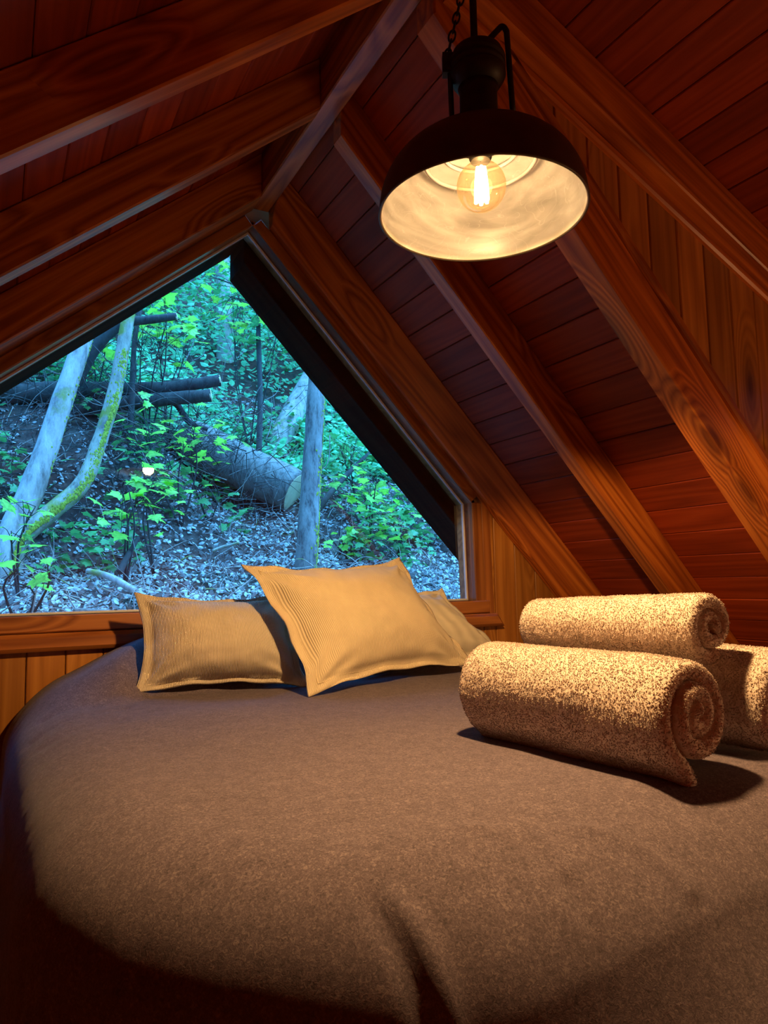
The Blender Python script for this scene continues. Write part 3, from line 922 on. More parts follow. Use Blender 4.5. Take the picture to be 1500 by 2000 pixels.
# ------------------------------------------------------------------ towels
def towel(label, far, near, R, turns, thick, start, flap, seed, squash=1.0):
    """a towel rolled up: thick spiral sheet, terry loops all over"""
    far, near = Vector(far), Vector(near)
    ax = (near - far).normalized(); Lh = (near - far).length
    up = Vector((0, 0, 1)); sx = ax.cross(up).normalized(); up = sx.cross(ax)
    if sx.x < 0: sx = -sx
    root = empty('rolled_towel', far - up * R)
    tag(root, label, 'towel', 'rolled cream towels on the bed')
    nseg = int(turns * 34)
    path = []
    for i in range(nseg + 1):
        t = i / nseg
        an = start - (1 - t) * turns * 2 * math.pi
        r = (R - thick / 2) - (1 - t) * (turns * thick * 1.0)
        r = max(r, thick * 0.35)
        path.append(Vector((r * math.cos(an), r * math.sin(an) * squash)))
    if flap:
        d = (path[-1] - path[-4]).normalized()
        for k in range(1, 5):
            d = Vector((d.x - 0.10 * flap[0], d.y + 0.06 * flap[1])).normalized()
            path.append(path[-1] + d * 0.010)
    # sheet profile: thickness x length with rounded ends
    m = 22
    prof = []
    h = thick * 0.49
    for k in range(7):
        a = math.pi / 2 + math.pi * k / 6
        prof.append((h + h * math.cos(a) * 1.0, h * math.sin(a)))
    body = [h + (Lh - 2 * h) * k / m for k in range(1, m)]
    prof = [(z, h) for z in body[::-1]] + prof + [(z, -h) for z in body]
    for k in range(7):
        a = -math.pi / 2 + math.pi * k / 6
        prof.append((Lh - h + h * math.cos(a), h * math.sin(a)))
    np_ = len(prof); n = len(path)
    v = []
    for i, p in enumerate(path):
        t = (path[min(i + 1, n - 1)] - path[max(i - 1, 0)]).normalized()
        nn = Vector((t.y, -t.x))
        tele = 0.004 * math.sin(i * 0.13 + seed)
        dome = 0.010 * (1 - (p.length / R) ** 2)
        for (z, w) in prof:
            q = p + nn * w
            zz = z + tele + dome * (z / Lh * 2 - 1) - 0.005 * (z / Lh * 2 - 1)
            wob = 1 + 0.055 * noise.noise(Vector((math.atan2(q.y, q.x) * 0.8, zz * 7, seed))) + 0.03 * noise.noise(Vector((q.x * 18, q.y * 18, zz * 16 + seed)))
            fl = 1 + 0.02 * math.sin(zz / Lh * math.pi)
            q = q * wob * fl
            v.append(far + ax * zz + sx * q.x + up * q.y)
    f = []
    for i in range(n - 1):
        for k in range(np_):
            k2 = (k + 1) % np_
            f.append([i * np_ + k, i * np_ + k2, (i + 1) * np_ + k2, (i + 1) * np_ + k])
    f.append(list(range(np_))); f.append([(n - 1) * np_ + k for k in range(np_)][::-1])
    body_o = mesh('roll', [p - far for p in v], f, M['terry'], root, Matrix.Translation(far), True)
    fix_normals(body_o)
    # loops of the pile: little curled tufts over the outside and the end
    rnd = random.Random(int(seed * 100))
    tv = []; tf = []
    me = body_o.data
    first = (n - 1 - 36 - (4 if flap else 0)) * np_
    polys = []; acc = 0.0; cum = []
    for p in me.polygons:
        c = p.center
        loc = Vector((c.dot(sx), c.dot(up)))
        outside = p.normal.dot(sx * loc.x + up * loc.y) > 0.3 * loc.length and loc.length > R * 0.72
        endc = abs(p.normal.dot(ax)) > 0.35 
        if outside or endc:
            acc += p.area * (0.75 if endc and not outside else 1.0); cum.append(acc); polys.append(p)
    import bisect
    count = int(acc / (0.0032 * 0.0032) * 1.55)
    for _ in range(count):
        p = polys[bisect.bisect_left(cum, rnd.random() * acc)]
        vs_ = [me.vertices[i].co for i in p.vertices]
        a, b = rnd.random(), rnd.random()
        if len(vs_) == 4:
            q = (vs_[0] * (1 - a) + vs_[1] * a) * (1 - b) + (vs_[3] * (1 - a) + vs_[2] * a) * b
        else:
            q = p.center
        nn = p.normal
        d = (nn + Vector((rnd.uniform(-1, 1), rnd.uniform(-1, 1), rnd.uniform(-1, 1))) * 0.75).normalized()
        s = d.cross(Vector((rnd.uniform(-1, 1), rnd.uniform(-1, 1), rnd.uniform(-1, 1)))).normalized(); t = d.cross(s)
        w = rnd.uniform(0.0007, 0.0012); hh = rnd.uniform(0.0022, 0.0048)
        q = q - nn * 0.0012
        k = len(tv)
        mid = q + d * hh * 0.55; tip = q + d * hh * 0.9 + s * hh * rnd.uniform(-0.5, 0.5)
        tv += [q + s * w * 0.8, q - s * w * 0.4 + t * w * 0.7, q - s * w * 0.4 - t * w * 0.7,
               mid + s * w * 1.1, mid - s * w * 0.55 + t * w, mid - s * w * 0.55 - t * w, tip]
        tf += [[k, k + 1, k + 4, k + 3], [k + 1, k + 2, k + 5, k + 4], [k + 2, k, k + 3, k + 5], [k + 3, k + 4, k + 6], [k + 4, k + 5, k + 6], [k + 5, k + 3, k + 6]]
    o = mesh('terry_pile', tv, tf, M['tuft'], body_o, Matrix.Translation(far), True)
    tag(o, kind='stuff')
    return root
towel('large rolled cream towel lying in front, its spiral end towards the viewer', (0.905, -1.235, ZB + 0.100), (0.950, -1.70, ZB + 0.100), 0.096, 2.4, 0.031, -2.1, (0.3, 0.2), 2.3)
towel('rolled cream towel on the right, cut by the picture edge', (1.165, -1.27, ZB + 0.100), (1.210, -1.68, ZB + 0.100), 0.096, 2.4, 0.031, -1.9, None, 5.9)
towel('smaller rolled cream towel lying on top of the two others', (1.060, -1.205, ZB + 0.212), (1.085, -1.63, ZB + 0.228), 0.068, 2.0, 0.026, -1.2, None, 8.4)

# ------------------------------------------------------------------ the wooded bank outside
def bark_mat(name, base, dark, moss=0.0, scale=9.0):
    m, nt, b = new_mat(name)
    L = nt.links.new
    tc = N(nt, 'ShaderNodeTexCoord')
    mp = N(nt, 'ShaderNodeMapping'); mp.inputs['Scale'].default_value = (scale * 2, scale * 2, scale * 0.6)
    L(tc.outputs['Object'], mp.inputs[0])
    n1 = N(nt, 'ShaderNodeTexNoise'); n1.inputs['Scale'].default_value = 1.0; n1.inputs['Detail'].default_value = 7.0; n1.inputs['Roughness'].default_value = 0.7
    L(mp.outputs[0], n1.inputs['Vector'])
    cr = ramp(nt, [(0.32, dark), (0.5, base), (0.72, [min(1, c * 1.5) for c in base])])
    L(n1.outputs['Fac'], cr.inputs[0])
    n2 = N(nt, 'ShaderNodeTexNoise'); n2.inputs['Scale'].default_value = 5.0; n2.inputs['Detail'].default_value = 5.0
    L(tc.outputs['Object'], n2.inputs['Vector'])
    mr = ramp(nt, [(0.62 - moss * 0.2, (0, 0, 0)), (0.70 - moss * 0.2, (1, 1, 1))])
    L(n2.outputs['Fac'], mr.inputs[0])
    mx = mixc(nt); L(mr.outputs[0], mx.inputs[0]); L(cr.outputs[0], mx.inputs[6]); mx.inputs[7].default_value = (0.26, 0.24, 0.04, 1)
    L((mx.outputs[2] if moss else cr.outputs[0]), b.inputs['Base Color'])
    b.inputs['Roughness'].default_value = 0.9
    bu = N(nt, 'ShaderNodeBump'); bu.inputs['Strength'].default_value = 0.6; bu.inputs['Distance'].default_value = 0.02
    L(n1.outputs['Fac'], bu.inputs['Height']); L(bu.outputs[0], b.inputs['Normal'])
    return m
M['bark_pale'] = bark_mat('pale_smooth_bark', (0.46, 0.34, 0.29), (0.16, 0.11, 0.09), 0.18, 7)
M['bark_mossy'] = bark_mat('mossy_bark', (0.38, 0.30, 0.22), (0.12, 0.09, 0.07), 0.42, 8)
M['bark_dark'] = bark_mat('dark_wet_bark', (0.055, 0.045, 0.04), (0.012, 0.010, 0.010), 0.0, 10)
M['bark_grey'] = bark_mat('rough_grey_bark', (0.26, 0.20, 0.17), (0.04, 0.03, 0.03), 0.0, 12)
M['cut'] = plain('fresh_cut_wood', (0.95, 0.62, 0.36), 0.8, 0, 0.15, 14)
M['moss'] = plain('yellow_green_moss', (0.34, 0.33, 0.03), 0.95, 0, 0.5, 60)

def leaf_mat(name, col, trans):
    m = bpy.data.materials.new(name); m.use_nodes = True
    nt = m.node_tree; nt.nodes.clear(); L = nt.links.new
    out = N(nt, 'ShaderNodeOutputMaterial')
    oi = N(nt, 'ShaderNodeObjectInfo'); tc = N(nt, 'ShaderNodeTexCoord')
    n1 = N(nt, 'ShaderNodeTexNoise'); n1.inputs['Scale'].default_value = 4.0; n1.inputs['Detail'].default_value = 3.0
    L(tc.outputs['Object'], n1.inputs['Vector'])
    ad = N(nt, 'ShaderNodeMath', operation='MULTIPLY_ADD'); ad.inputs[1].default_value = 0.5
    L(oi.outputs['Random'], ad.inputs[0]); L(n1.outputs['Fac'], ad.inputs[2])
    cr = ramp(nt, [(0.3, [c * 0.25 for c in col]), (0.6, col), (1.0, [min(1, c * 1.5) for c in col])])
    L(ad.outputs[0], cr.inputs[0])
    di = N(nt, 'ShaderNodeBsdfPrincipled'); di.inputs['Roughness'].default_value = 0.45
    L(cr.outputs[0], di.inputs['Base Color'])
    tr = N(nt, 'ShaderNodeBsdfTranslucent'); L(cr.outputs[0], tr.inputs[0])
    mx = N(nt, 'ShaderNodeMixShader'); mx.inputs[0].default_value = trans
    L(di.outputs[0], mx.inputs[1]); L(tr.outputs[0], mx.inputs[2]); L(mx.outputs[0], out.inputs[0])
    return m
M['leaf'] = leaf_mat('green_leaf', (0.30, 0.62, 0.07), 0.45)
M['leaf_dark'] = leaf_mat('deep_green_leaf', (0.10, 0.36, 0.10), 0.35)
M['leaf_far'] = leaf_mat('distant_foliage', (0.18, 0.50, 0.26), 0.4)
M['litter'] = leaf_mat('dry_leaf_litter', (0.46, 0.38, 0.36), 0.15)

def ground_mat():
    m, nt, b = new_mat('forest_soil')
    L = nt.links.new
    tc = N(nt, 'ShaderNodeTexCoord')
    n1 = N(nt, 'ShaderNodeTexNoise'); n1.inputs['Scale'].default_value = 9.0; n1.inputs['Detail'].default_value = 9.0; n1.inputs['Roughness'].default_value = 0.75
    L(tc.outputs['Object'], n1.inputs['Vector'])
    n2 = N(nt, 'ShaderNodeTexNoise'); n2.inputs['Scale'].default_value = 1.3; n2.inputs['Detail'].default_value = 3.0
    L(tc.outputs['Object'], n2.inputs['Vector'])
    cr = ramp(nt, [(0.35, (0.03, 0.018, 0.014)), (0.55, (0.12, 0.075, 0.06)), (0.75, (0.34, 0.26, 0.22))])
    L(n1.outputs['Fac'], cr.inputs[0])
    c2 = ramp(nt, [(0.40, (1.0, 0.42, 0.32)), (0.6, (0.9, 0.9, 0.9))])
    L(n2.outputs['Fac'], c2.inputs[0])
    mx = mixc(nt, 'MULTIPLY', 1.0); L(cr.outputs[0], mx.inputs[6]); L(c2.outputs[0], mx.inputs[7])
    L(mx.outputs[2], b.inputs['Base Color']); b.inputs['Roughness'].default_value = 0.95
    bu = N(nt, 'ShaderNodeBump'); bu.inputs['Strength'].default_value = 0.9; bu.inputs['Distance'].default_value = 0.05
    L(n1.outputs['Fac'], bu.inputs['Height']); L(bu.outputs[0], b.inputs['Normal'])
    return m
M['soil'] = ground_mat()

PROFILE = [(0.3, 0.62), (1.0, 0.72), (1.6, 0.86), (2.2, 1.08), (3.0, 1.52), (4.0, 2.12), (5.0, 2.85), (7.0, 4.3), (10.0, 6.9), (15.0, 11.4), (19.0, 15.5)]
def hill(x, y):
    for (a, za), (b, zb) in zip(PROFILE, PROFILE[1:]):
        if y <= b:
            z = za + (zb - za) * max(0, (y - a)) / (b - a); break
    else:
        z = PROFILE[-1][1]
    z += 0.55 * sstep(2.0, 0.6, x) * sstep(2.2, 3.4, y) * sstep(7, 5, y) if x < 2.0 else 0
    z -= 0.30 * math.exp(-((x - 1.55) / 0.5) ** 2 - ((y - 3.3) / 0.6) ** 2)
    w = sstep(0.9, 2.0, y)
    z += w * (0.10 * noise.noise(Vector((x * 0.9, y * 0.9, 4))) + 0.05 * noise.noise(Vector((x * 3, y * 3, 9))))
    return z
def build_hill():
    v = []; f = []; nx, ny = 130, 130
    for j in range(ny + 1):
        y = 0.3 + 18.7 * (j / ny) ** 1.5
        for i in range(nx + 1):
            x = -7 + 24 * i / nx
            v.append((x, y, hill(x, y)))
    for j in range(ny):
        for i in range(nx):
            a = j * (nx + 1) + i
            f.append([a, a + 1, a + nx + 2, a + nx + 1])
    o = mesh('ground', v, f, M['soil'], None, None, True)
    tag(o, 'steep earth bank rising behind the house', kind='structure')
build_hill()

rl = random.Random(11)
def leaf_shape(lobes=5):
    """palmate leaf with a stalk, in the local xy plane, tip along +y, unit size; gently folded"""
    if lobes == 5:
        out = [(0, 0), (0.16, -0.10), (0.42, -0.06), (0.36, 0.12), (0.56, 0.36), (0.34, 0.38), (0.25, 0.55), (0.12, 0.62), (0, 0.95),
               (-0.12, 0.62), (-0.25, 0.55), (-0.34, 0.38), (-0.56, 0.36), (-0.36, 0.12), (-0.42, -0.06), (-0.16, -0.10)]
    else:
        out = [(0, 0), (0.2, 0.2), (0.24, 0.45), (0.14, 0.75), (0, 1.0), (-0.14, 0.75), (-0.24, 0.45), (-0.2, 0.2)]
    v = [(0, 0.32, 0.03)] + [(x, y, 0.03 - 0.22 * x * x - 0.12 * (y - 0.3) ** 2) for x, y in out]
    n = len(out)
    f = [[0, 1 + i, 1 + (i + 1) % n] for i in range(n)]
    k = len(v)
    v += [(0.012, 0.0, 0.0), (-0.012, 0.0, 0.0), (-0.010, -0.42, 0.05), (0.010, -0.42, 0.05)]
    f.append([k, k + 1, k + 2, k + 3])
    return v, f
LEAFV, LEAFF = leaf_shape()
SMALLV, SMALLF = leaf_shape(3)
def leaf_mesh(mat):
    me = bpy.data.meshes.new('leaf'); me.from_pydata(LEAFV, [], LEAFF); me.materials.append(mat)
    return me
LM = {'leaf': leaf_mesh(M['leaf']), 'leaf_dark': leaf_mesh(M['leaf_dark'])}
def leaf_matrix(p, size, tilt=0.5, rnd=rl):
    d = Vector((rnd.gauss(0, 1), rnd.gauss(-0.5, 1), 0)).normalized()
    nrm = Vector((rnd.gauss(0, tilt), rnd.gauss(-0.25, tilt), 1)).normalized()
    d = (d - nrm * d.dot(nrm)).normalized()
    m = frame(p, d.cross(nrm) * size, d * size, nrm * size)
    return m

def sapling(label, base, top, spread, n, size, mat, stems=3, seed=0, name='sapling'):
    """woody stems from base, palmate leaves spread about top; every leaf its own part"""
    rnd = random.Random(seed)
    base, top = Vector(base), Vector(top)
    root = empty(name, base)
    tag(root, label, 'shrub', 'leafy saplings on the bank')
    sv = []; sf = []
    def addtube(pts, r0, r1, seg=5):
        vv, ff = tube_data(pts, [r0, r1], seg, 3, 0)
        k = len(sv); sv.extend(vv); sf.extend([[i + k for i in q] for q in ff])
    tips = []
    for s in range(stems):
        t = top + Vector((rnd.uniform(-1, 1) * spread[0] * 0.7, rnd.uniform(-1, 1) * spread[1] * 0.7, rnd.uniform(-0.8, 0.8) * spread[2]))
        mid = base.lerp(t, 0.5) + Vector((rnd.uniform(-.08, .08), rnd.uniform(-.05, .05), 0.06))
        addtube([base, mid, t], 0.008, 0.0025)
        tips.append((mid, t))
    k = 0
    for i in range(n):
        p = top + Vector((max(-1.6, min(1.6, rnd.gauss(0, 0.62))) * spread[0], rnd.gauss(0, 0.6) * spread[1], max(-1.6, min(1.6, rnd.gauss(0, 0.62))) * spread[2]))
        gz = hill(p.x, p.y) + 0.04
        if p.z < gz: p.z = gz + rnd.random() * 0.05
        mid, t = min(tips, key=lambda q: (q[1] - p).length)
        a = mid.lerp(t, rnd.uniform(0.3, 1.0))
        addtube([a, a.lerp(p, 0.5) + Vector((0, 0, 0.015)), p], 0.0022, 0.0012, 4)
        o = bpy.data.objects.new('leaf', LM[mat])
        link(o, root, leaf_matrix(p, size * rnd.uniform(0.65, 1.25), 0.42, rnd))
    mesh('stem', [q - base for q in sv], sf, M['bark_dark'], root, Matrix.Translation(base), True)
    return root

def on_hill(x, y, dz=-0.03): return (x, y, hill(x, y) + dz)
S = [
    ('leafy bough with bright leaves hanging just under the window peak', (1.98, 2.12, 2.66), (1.22, 1.65, 2.66), (0.20, 0.15, 0.18), 34, 0.075, 'leaf', 3),
    ('sapling with pale leaves below the upper bent branch', on_hill(1.0, 3.2), (1.02, 2.95, 2.98), (0.22, 0.2, 0.16), 24, 0.13, 'leaf', 3),
    ('sapling whose leaves fill the gap between the two leaning trunks', on_hill(0.6, 3.3), (0.64, 3.15, 2.80), (0.16, 0.2, 0.2), 18, 0.13, 'leaf', 3),
    ('dark-leaved sapling above the thin black stem', on_hill(2.1, 4.1), (2.10, 3.9, 3.45), (0.35, 0.25, 0.25), 30, 0.12, 'leaf_dark', 4),
    ('sapling reaching over the stacked fallen logs', on_hill(1.2, 3.5), (1.22, 3.3, 2.92), (0.25, 0.2, 0.16), 22, 0.13, 'leaf', 3),
    ('sapling spreading in front of the thick sawn log', on_hill(1.1, 2.5), (0.98, 2.35, 1.93), (0.26, 0.18, 0.16), 30, 0.095, 'leaf', 3),
    ('sapling with leaves beside the bark of the thick sawn log', on_hill(1.35, 2.7), (1.30, 2.55, 1.82), (0.16, 0.15, 0.2), 20, 0.095, 'leaf', 2),
    ('low sapling with fanned leaves right of the mossy curved trunk', on_hill(0.62, 1.7), (0.66, 1.62, 1.35), (0.20, 0.12, 0.12), 28, 0.085, 'leaf', 3),
    ('small plant low on the bank left of the leaf litter', on_hill(0.82, 1.9), (0.83, 1.85, 1.52), (0.16, 0.12, 0.08), 18, 0.085, 'leaf', 2),
    ('broad-leaved plant at the lower left edge of the window', on_hill(0.10, 1.05), (0.12, 1.0, 0.98), (0.13, 0.08, 0.10), 14, 0.085, 'leaf', 3),
    ('broad-leaved plant at the foot of the leaning pale trunk', on_hill(0.10, 1.5), (0.09, 1.42, 1.25), (0.11, 0.1, 0.10), 12, 0.085, 'leaf', 2),
    ('bright sapling behind the right-hand branch', on_hill(2.5, 2.4), (2.42, 2.35, 1.62), (0.22, 0.16, 0.14), 30, 0.10, 'leaf', 3),
    ('bright sapling at the right edge of the window view', on_hill(2.7, 2.3), (2.64, 2.25, 1.38), (0.17, 0.14, 0.16), 24, 0.095, 'leaf', 3),
    ('low sapling around the little stump', on_hill(2.25, 2.2), (2.25, 2.15, 1.24), (0.22, 0.14, 0.11), 24, 0.085, 'leaf', 3),
    ('leafy sapling between the smooth mossy trunk and the roof edge', on_hill(2.65, 2.8), (2.52, 2.7, 1.95), (0.14, 0.14, 0.18), 16, 0.10, 'leaf_dark', 2),
    ('sapling in the dark hollow behind the curved trunk', on_hill(0.75, 2.7), (0.74, 2.6, 1.72), (0.24, 0.15, 0.18), 20, 0.095, 'leaf_dark', 3),
]
for i, (lab, b, t, sp, n, sz, mt, st) in enumerate(S):
    sapling(lab, b, t, sp, n, sz, mt, st, 100 + i)

# scattered foliage of the thicket behind, and the litter: uncountable
def scatter(name, label, pts, mat, shape, rnd, tilt):
    bv, bf = shape
    v = []; f = []
    for (p, s) in pts:
        m = leaf_matrix(p, s, tilt, rnd)
        k = len(v)
        v += [m @ Vector(q) for q in bv]; f += [[i + k for i in q] for q in bf]
    o = mesh(name, v, f, mat)
    tag(o, label, 'foliage' if 'foliage' in name else 'leaves', kind='stuff')
    return o
r2 = random.Random(21)
HEX = ([(0, 0, 0), (0.28, 0.3, -0.06), (0.3, 0.65, -0.05), (0, 1, 0.03), (-0.3, 0.65, -0.05), (-0.28, 0.3, -0.06), (0, 0.5, 0.04)],
       [[6, 0, 1], [6, 1, 2], [6, 2, 3], [6, 3, 4], [6, 4, 5], [6, 5, 0]])
pts = []
while len(pts) < 26000:
    y = 3.6 + 8.0 * r2.random() ** 1.3
    x = r2.uniform(-0.5, 0.78 * (y + 2.45))
    c = noise.noise(Vector((x * 0.9, y * 0.7, 3)))
    if c < -0.15 and r2.random() < 0.75: continue
    h = r2.random() ** 1.6 * (0.5 + 0.16 * y)
    if y < 4.6 and x < 2.6: h *= 0.35
    if y < 4.9 and 1.9 < x < 3.4: h *= 0.25
    pts.append((Vector((x, y, hill(x, y) + 0.05 + h)), r2.uniform(0.045, 0.11)))
und = []
while len(und) < 2600:
    y = 1.9 + 2.6 * r2.random(); x = r2.uniform(-0.3, 0.72 * (y + 2.45))
    c = noise.noise(Vector((x * 1.7 + 3, y * 1.7, 8)))
    if c < 0.05 or (y < 2.5 and 0.9 < x < 2.0): continue
    und.append((Vector((x, y, hill(x, y) + 0.04 + (0.12 + 0.35 * max(0, c)) * r2.random() * 1.5)), r2.uniform(0.035, 0.085)))
scatter('undergrowth_foliage', 'low teal undergrowth scattered over the middle of the bank', und, M['leaf_dark'], (LEAFV, LEAFF), r2, 0.45)
scatter('thicket_foliage', 'mass of blue-green undergrowth higher up the bank', pts, M['leaf_far'], HEX, r2, 0.55)
pts = []
while len(pts) < 6000:
    y = 4.2 + 5.0 * r2.random()
    x = r2.uniform(0.0, 0.5 * (y + 2.45))
    z = 0.9 + (y + 2.45) * r2.uniform(0.30, 0.62)
    if z < hill(x, y): continue
    if noise.noise(Vector((x * 0.8, z * 0.8, 1))) < -0.05: continue
    pts.append((Vector((x, y, z)), r2.uniform(0.04, 0.09)))
scatter('canopy_foliage', 'small leaves of the tree canopy seen under the window peak', pts, M['leaf_dark'], HEX, r2, 0.7)
pts = []
while len(pts) < 34000:
    y = 0.6 + 4.6 * r2.random() ** 1.25
    x = r2.uniform(-1.0, 0.85 * (y + 2.45))
    pts.append((Vector((x, y, hill(x, y) + 0.008 + 0.02 * r2.random())), r2.uniform(0.016, 0.046)))
scatter('leaf_litter', 'dry fallen leaves covering the bank', pts, M['litter'], HEX, r2, 0.85)

# trees and logs
def tree(label, pts, radii, mat, name='tree', cat='tree', moss=None, seg=14, rough=0.12, seed=0, ground=True):
    if ground:
        x, y, z = pts[0]
        pts = [(x - 0.01, y, hill(x, y) - 0.08)] + list(pts) if z > hill(x, y) + 0.05 else list(pts)
    root = empty(name, pts[0])
    tag(root, label, cat)
    tube('trunk', pts, radii, mat, root, seg, 6, rough, seed)
    if moss:
        rnd = random.Random(seed)
        path = smooth_path(pts, 8)
        mv = []; mf = []
        for k in range(moss[0]):
            t = rnd.uniform(moss[1], moss[2]); i = int(t * (len(path) - 2))
            p = path[i].lerp(path[i + 1], rnd.random())
            s = t * (len(radii) - 1); q = min(int(s), len(radii) - 2); r = radii[q] + (radii[q + 1] - radii[q]) * (s - q)
            an = rnd.gauss(moss[3], 0.5) if noise.noise(p * 5) > -0.12 else rnd.gauss(moss[3], 0.15)
            d = Vector((math.cos(an), math.sin(an), 0))
            c = p + d * r * 1.0
            w = rnd.uniform(0.004, 0.010)
            kk = len(mv)
            tx = Vector((-d.y, d.x, 0)); zz = Vector((0, 0, 1))
            mv += [c + tx * w, c + zz * w * 1.4, c - tx * w, c - zz * w * 1.4, c + d * w * 0.7]
            mf += [[kk, kk + 1, kk + 4], [kk + 1, kk + 2, kk + 4], [kk + 2, kk + 3, kk + 4], [kk + 3, kk, kk + 4]]
        o = mesh('moss', mv, mf, M['moss'], root, None, True)
        tag(o, kind='stuff')
    return root
tree('pale leaning tree trunk at the left edge of the window', [(0.036, 2.0, 1.114), (0.156, 2.05, 1.453), (0.256, 2.1, 1.797), (0.433, 2.2, 2.461), (0.543, 2.3, 2.834), (0.70, 2.4, 3.45)], [0.085, 0.075, 0.066, 0.058, 0.052, 0.045], M['bark_pale'], moss=(300, 0.4, 0.95, 0.2), seed=1)
tree('curved mossy tree trunk beside the pale leaning one', [(0.085, 1.98, 1.14), (0.262, 2.0, 1.334), (0.425, 2.05, 1.511), (0.524, 2.1, 1.788), (0.613, 2.15, 2.128), (0.688, 2.2, 2.619), (0.738, 2.3, 2.905), (0.80, 2.3, 3.4)], [0.062, 0.055, 0.05, 0.045, 0.042, 0.038, 0.034], M['bark_mossy'], moss=(1100, 0.05, 0.7, -1.2), seed=2)
tree('upright smooth tree trunk with yellow moss on its right side', [(1.754, 1.9, 0.77), (1.786, 1.9, 1.169), (1.832, 1.95, 1.516), (1.895, 2.0, 2.094), (1.965, 2.1, 2.495), (2.06, 2.2, 3.3)], [0.078, 0.072, 0.066, 0.062, 0.058, 0.05], M['bark_grey'], moss=(900, 0.02, 0.8, -0.25), seed=3)
tree('tall pale trunk standing far back up the bank', [(2.41, 6.0, 3.0), (2.458, 6.2, 3.757), (2.492, 6.4, 4.504), (2.56, 6.9, 6.2)], [0.12, 0.11, 0.10, 0.09], M['bark_pale'], seed=4)
tree('thick pale trunk leaning right behind the sawn log', [(2.329, 4.2, 2.066), (2.595, 4.4, 2.543), (2.909, 4.6, 3.037), (3.6, 5.0, 4.1)], [0.13, 0.125, 0.115, 0.10], M['bark_pale'], seed=5)
tree('thin black sapling stem below dark leaves', [(2.095, 3.8, 2.134), (2.14, 3.9, 2.645), (2.159, 4.0, 3.279), (2.149, 4.0, 3.7)], [0.03, 0.026, 0.02], M['bark_dark'], seed=6)
tree('slim dark twin stem behind the curved mossy trunk', [(0.845, 3.0, 2.33), (0.879, 3.1, 2.839), (0.985, 3.2, 3.348), (1.10, 3.3, 3.9)], [0.022, 0.02, 0.015], M['bark_dark'], seed=7)

def log(label, pts, radii, mat, end_r, seed=0, name='fallen_log', cat='log', seg=18):
    root = empty(name, pts[0])
    tag(root, label, cat)
    tube('bark', pts, radii, mat, root, seg, 6, 0.10, seed)
    if end_r:
        a, b = Vector(pts[-2]), Vector(pts[-1])
        d = (b - a).normalized()
        s = d.cross(Vector((0, 0, 1))).normalized(); t = s.cross(d)
        n = 22; v = [b + d * 0.006]
        rnd = random.Random(seed)
        for ring, (k, off) in enumerate(((0.55, 0.006), (0.97, 0.003), (0.99, -0.008))):
            for i in range(n):
                an = 2 * math.pi * i / n
                r = end_r * k * (1 + 0.04 * math.sin(3 * an + seed))
                v.append(b + s * math.cos(an) * r + t * math.sin(an) * r + d * off)
        f = [[0, 1 + i, 1 + (i + 1) % n] for i in range(n)]
        for q in range(2):
            f += [[1 + q * n + i, 1 + (q + 1) * n + i, 1 + (q + 1) * n + (i + 1) % n, 1 + q * n + (i + 1) % n] for i in range(n)]
        mesh('cut_face', [p - b for p in v], f, M['cut'], root, Matrix.Translation(b))
    return root
log('thick fallen log with a pale sawn end', [(1.15, 4.3, 2.42), (1.501, 3.7, 2.127), (1.843, 3.4, 1.891), (2.176, 3.1, 1.658)], [0.20, 0.20, 0.195, 0.185], M['bark_grey'], 0.182, 1)
log('upper of two dark fallen logs on the left, sawn end furthest right', [(-0.6, 3.3, 2.20), (0.316, 3.3, 2.364), (0.808, 3.2, 2.407), (1.133, 3.1, 2.44), (1.508, 3.0, 2.515)], [0.09, 0.075, 0.06, 0.05, 0.045], M['bark_dark'], 0.046, 2)
log('lower of two dark fallen logs on the left with a pale sawn end', [(-0.5, 3.45, 1.95), (0.389, 3.3, 2.195), (0.796, 3.1, 2.278), (1.409, 2.9, 2.36)], [0.06, 0.058, 0.055, 0.05], M['bark_dark'], 0.05, 3)
log('bent dark branch with a sawn tip high on the left', [(0.36, 3.1, 2.1), (0.536, 2.9, 2.551), (0.726, 2.8, 2.775), (0.911, 2.75, 2.826), (1.101, 2.7, 2.867)], [0.05, 0.045, 0.036, 0.03, 0.028], M['bark_dark'], 0.028, 4)
log('short dark branch hanging under the stacked logs', [(1.10, 3.15, 2.36), (1.193, 3.1, 2.311), (1.293, 3.1, 2.178), (1.435, 3.1, 2.138)], [0.028, 0.026, 0.022, 0.018], M['bark_dark'], 0.0, 5, 'broken_branch', 'branch', 10)
log('dark branch slanting up to the roof edge right of the mossy trunk', [(2.0, 2.45, 1.25), (2.042, 2.4, 1.39), (2.203, 2.5, 1.56), (2.427, 2.6, 1.765), (2.70, 2.7, 1.99)], [0.028, 0.026, 0.023, 0.02, 0.015], M['bark_dark'], 0.0, 6, 'broken_branch', 'branch', 10)
log('thin branch curving along the ground right of the mossy trunk', [(1.90, 1.98, 0.96), (2.0, 2.0, 1.02), (2.234, 2.05, 1.067), (2.446, 2.1, 1.132), (2.648, 2.15, 1.25), (2.839, 2.2, 1.394)], [0.022, 0.02, 0.018, 0.014, 0.009, 0.005], M['bark_dark'], 0.0, 7, 'broken_branch', 'branch', 8)
log('little broken stump with a pale top beside the mossy trunk', [(2.13, 2.3, 0.90), (2.15, 2.3, 1.08), (2.164, 2.3, 1.215)], [0.055, 0.045, 0.038], M['bark_grey'], 0.038, 8, 'stump', 'stump', 12)
log('pale stick lying in the leaf litter above the cushions', [(1.241, 2.2, 1.125), (1.30, 2.17, 1.15), (1.389, 2.1, 1.176)], [0.012, 0.011, 0.010], M['bark_pale'], 0.0, 9, 'stick', 'stick', 8)
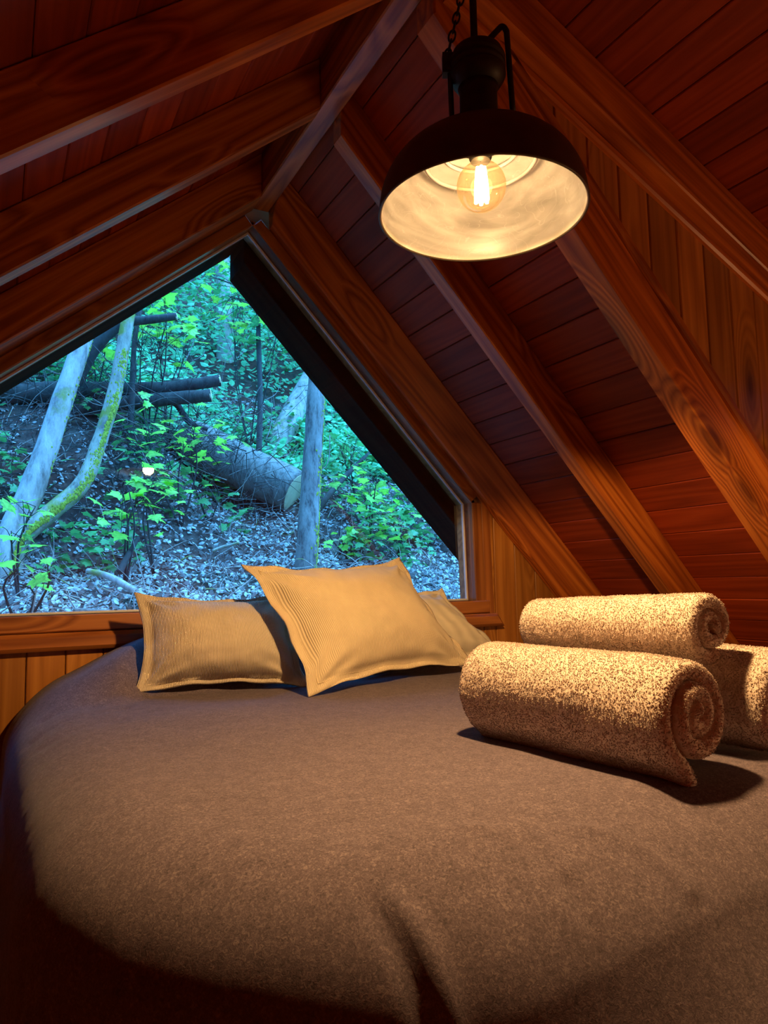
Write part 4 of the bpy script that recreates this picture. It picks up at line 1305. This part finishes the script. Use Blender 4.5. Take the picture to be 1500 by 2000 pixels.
log('short dark stick poking out of the litter on the left', [(0.58, 1.6, 0.98), (0.62, 1.63, 1.06), (0.689, 1.7, 1.175)], [0.02, 0.016, 0.01], M['bark_dark'], 0.0, 10, 'stick', 'stick', 8)
log('pale broken timber lying near the sill at the left', [(0.30, 0.95, 0.80), (0.42, 0.90, 0.79), (0.52, 0.85, 0.765)], [0.016, 0.016, 0.015], M['bark_grey'], 0.0, 11, 'stick', 'stick', 8)
log('long pale root running down the bank at the left', [(0.42, 1.6, 0.99), (0.52, 1.45, 0.95), (0.64, 1.2, 0.85), (0.74, 1.05, 0.79)], [0.014, 0.02, 0.018, 0.012], M['bark_pale'], 0.0, 12, 'stick', 'stick', 8)
# twigs and rootlets: a tangle nobody could count
def tangle(name, label, n, box, lens, mat, seed, onground=True):
    rnd = random.Random(seed); tv = []; tf = []
    for _ in range(n):
        x = rnd.uniform(box[0], box[1]); y = rnd.uniform(box[2], box[3])
        z = hill(x, y) + rnd.uniform(0.0, box[4])
        L = rnd.uniform(*lens); an = rnd.uniform(0, 6.28); el = rnd.gauss(0.2, 0.5)
        d = Vector((math.cos(an) * math.cos(el), math.sin(an) * math.cos(el) * 0.5, math.sin(el)))
        p = Vector((x, y, z)); q = p + d * L
        m = (p + q) / 2 + Vector((rnd.gauss(0, 0.1), rnd.gauss(0, 0.05), rnd.gauss(0, 0.1))) * L
        vv, ff = tube_data([p, m, q], [rnd.uniform(0.0018, 0.005), 0.001], 4, 4)
        k = len(tv); tv += vv; tf += [[i + k for i in g] for g in ff]
    o = mesh(name, tv, tf, mat, None, None, True)
    tag(o, label, 'twigs', kind='stuff')
tangle('twig_litter', 'pale fine twigs strewn over the leaf litter', 750, (-0.4, 2.9, 0.8, 3.2, 0.08), (0.06, 0.32), M['bark_pale'], 5)
tangle('root_tangle', 'tangle of dark roots and twigs under the fallen logs', 620, (-0.4, 1.9, 2.5, 3.5, 0.75), (0.15, 0.6), M['bark_dark'], 6)
tangle('brush_twigs', 'thin pale twigs criss-crossing the thicket', 160, (-0.2, 3.0, 2.4, 4.5, 0.9), (0.2, 0.8), M['bark_grey'], 8)
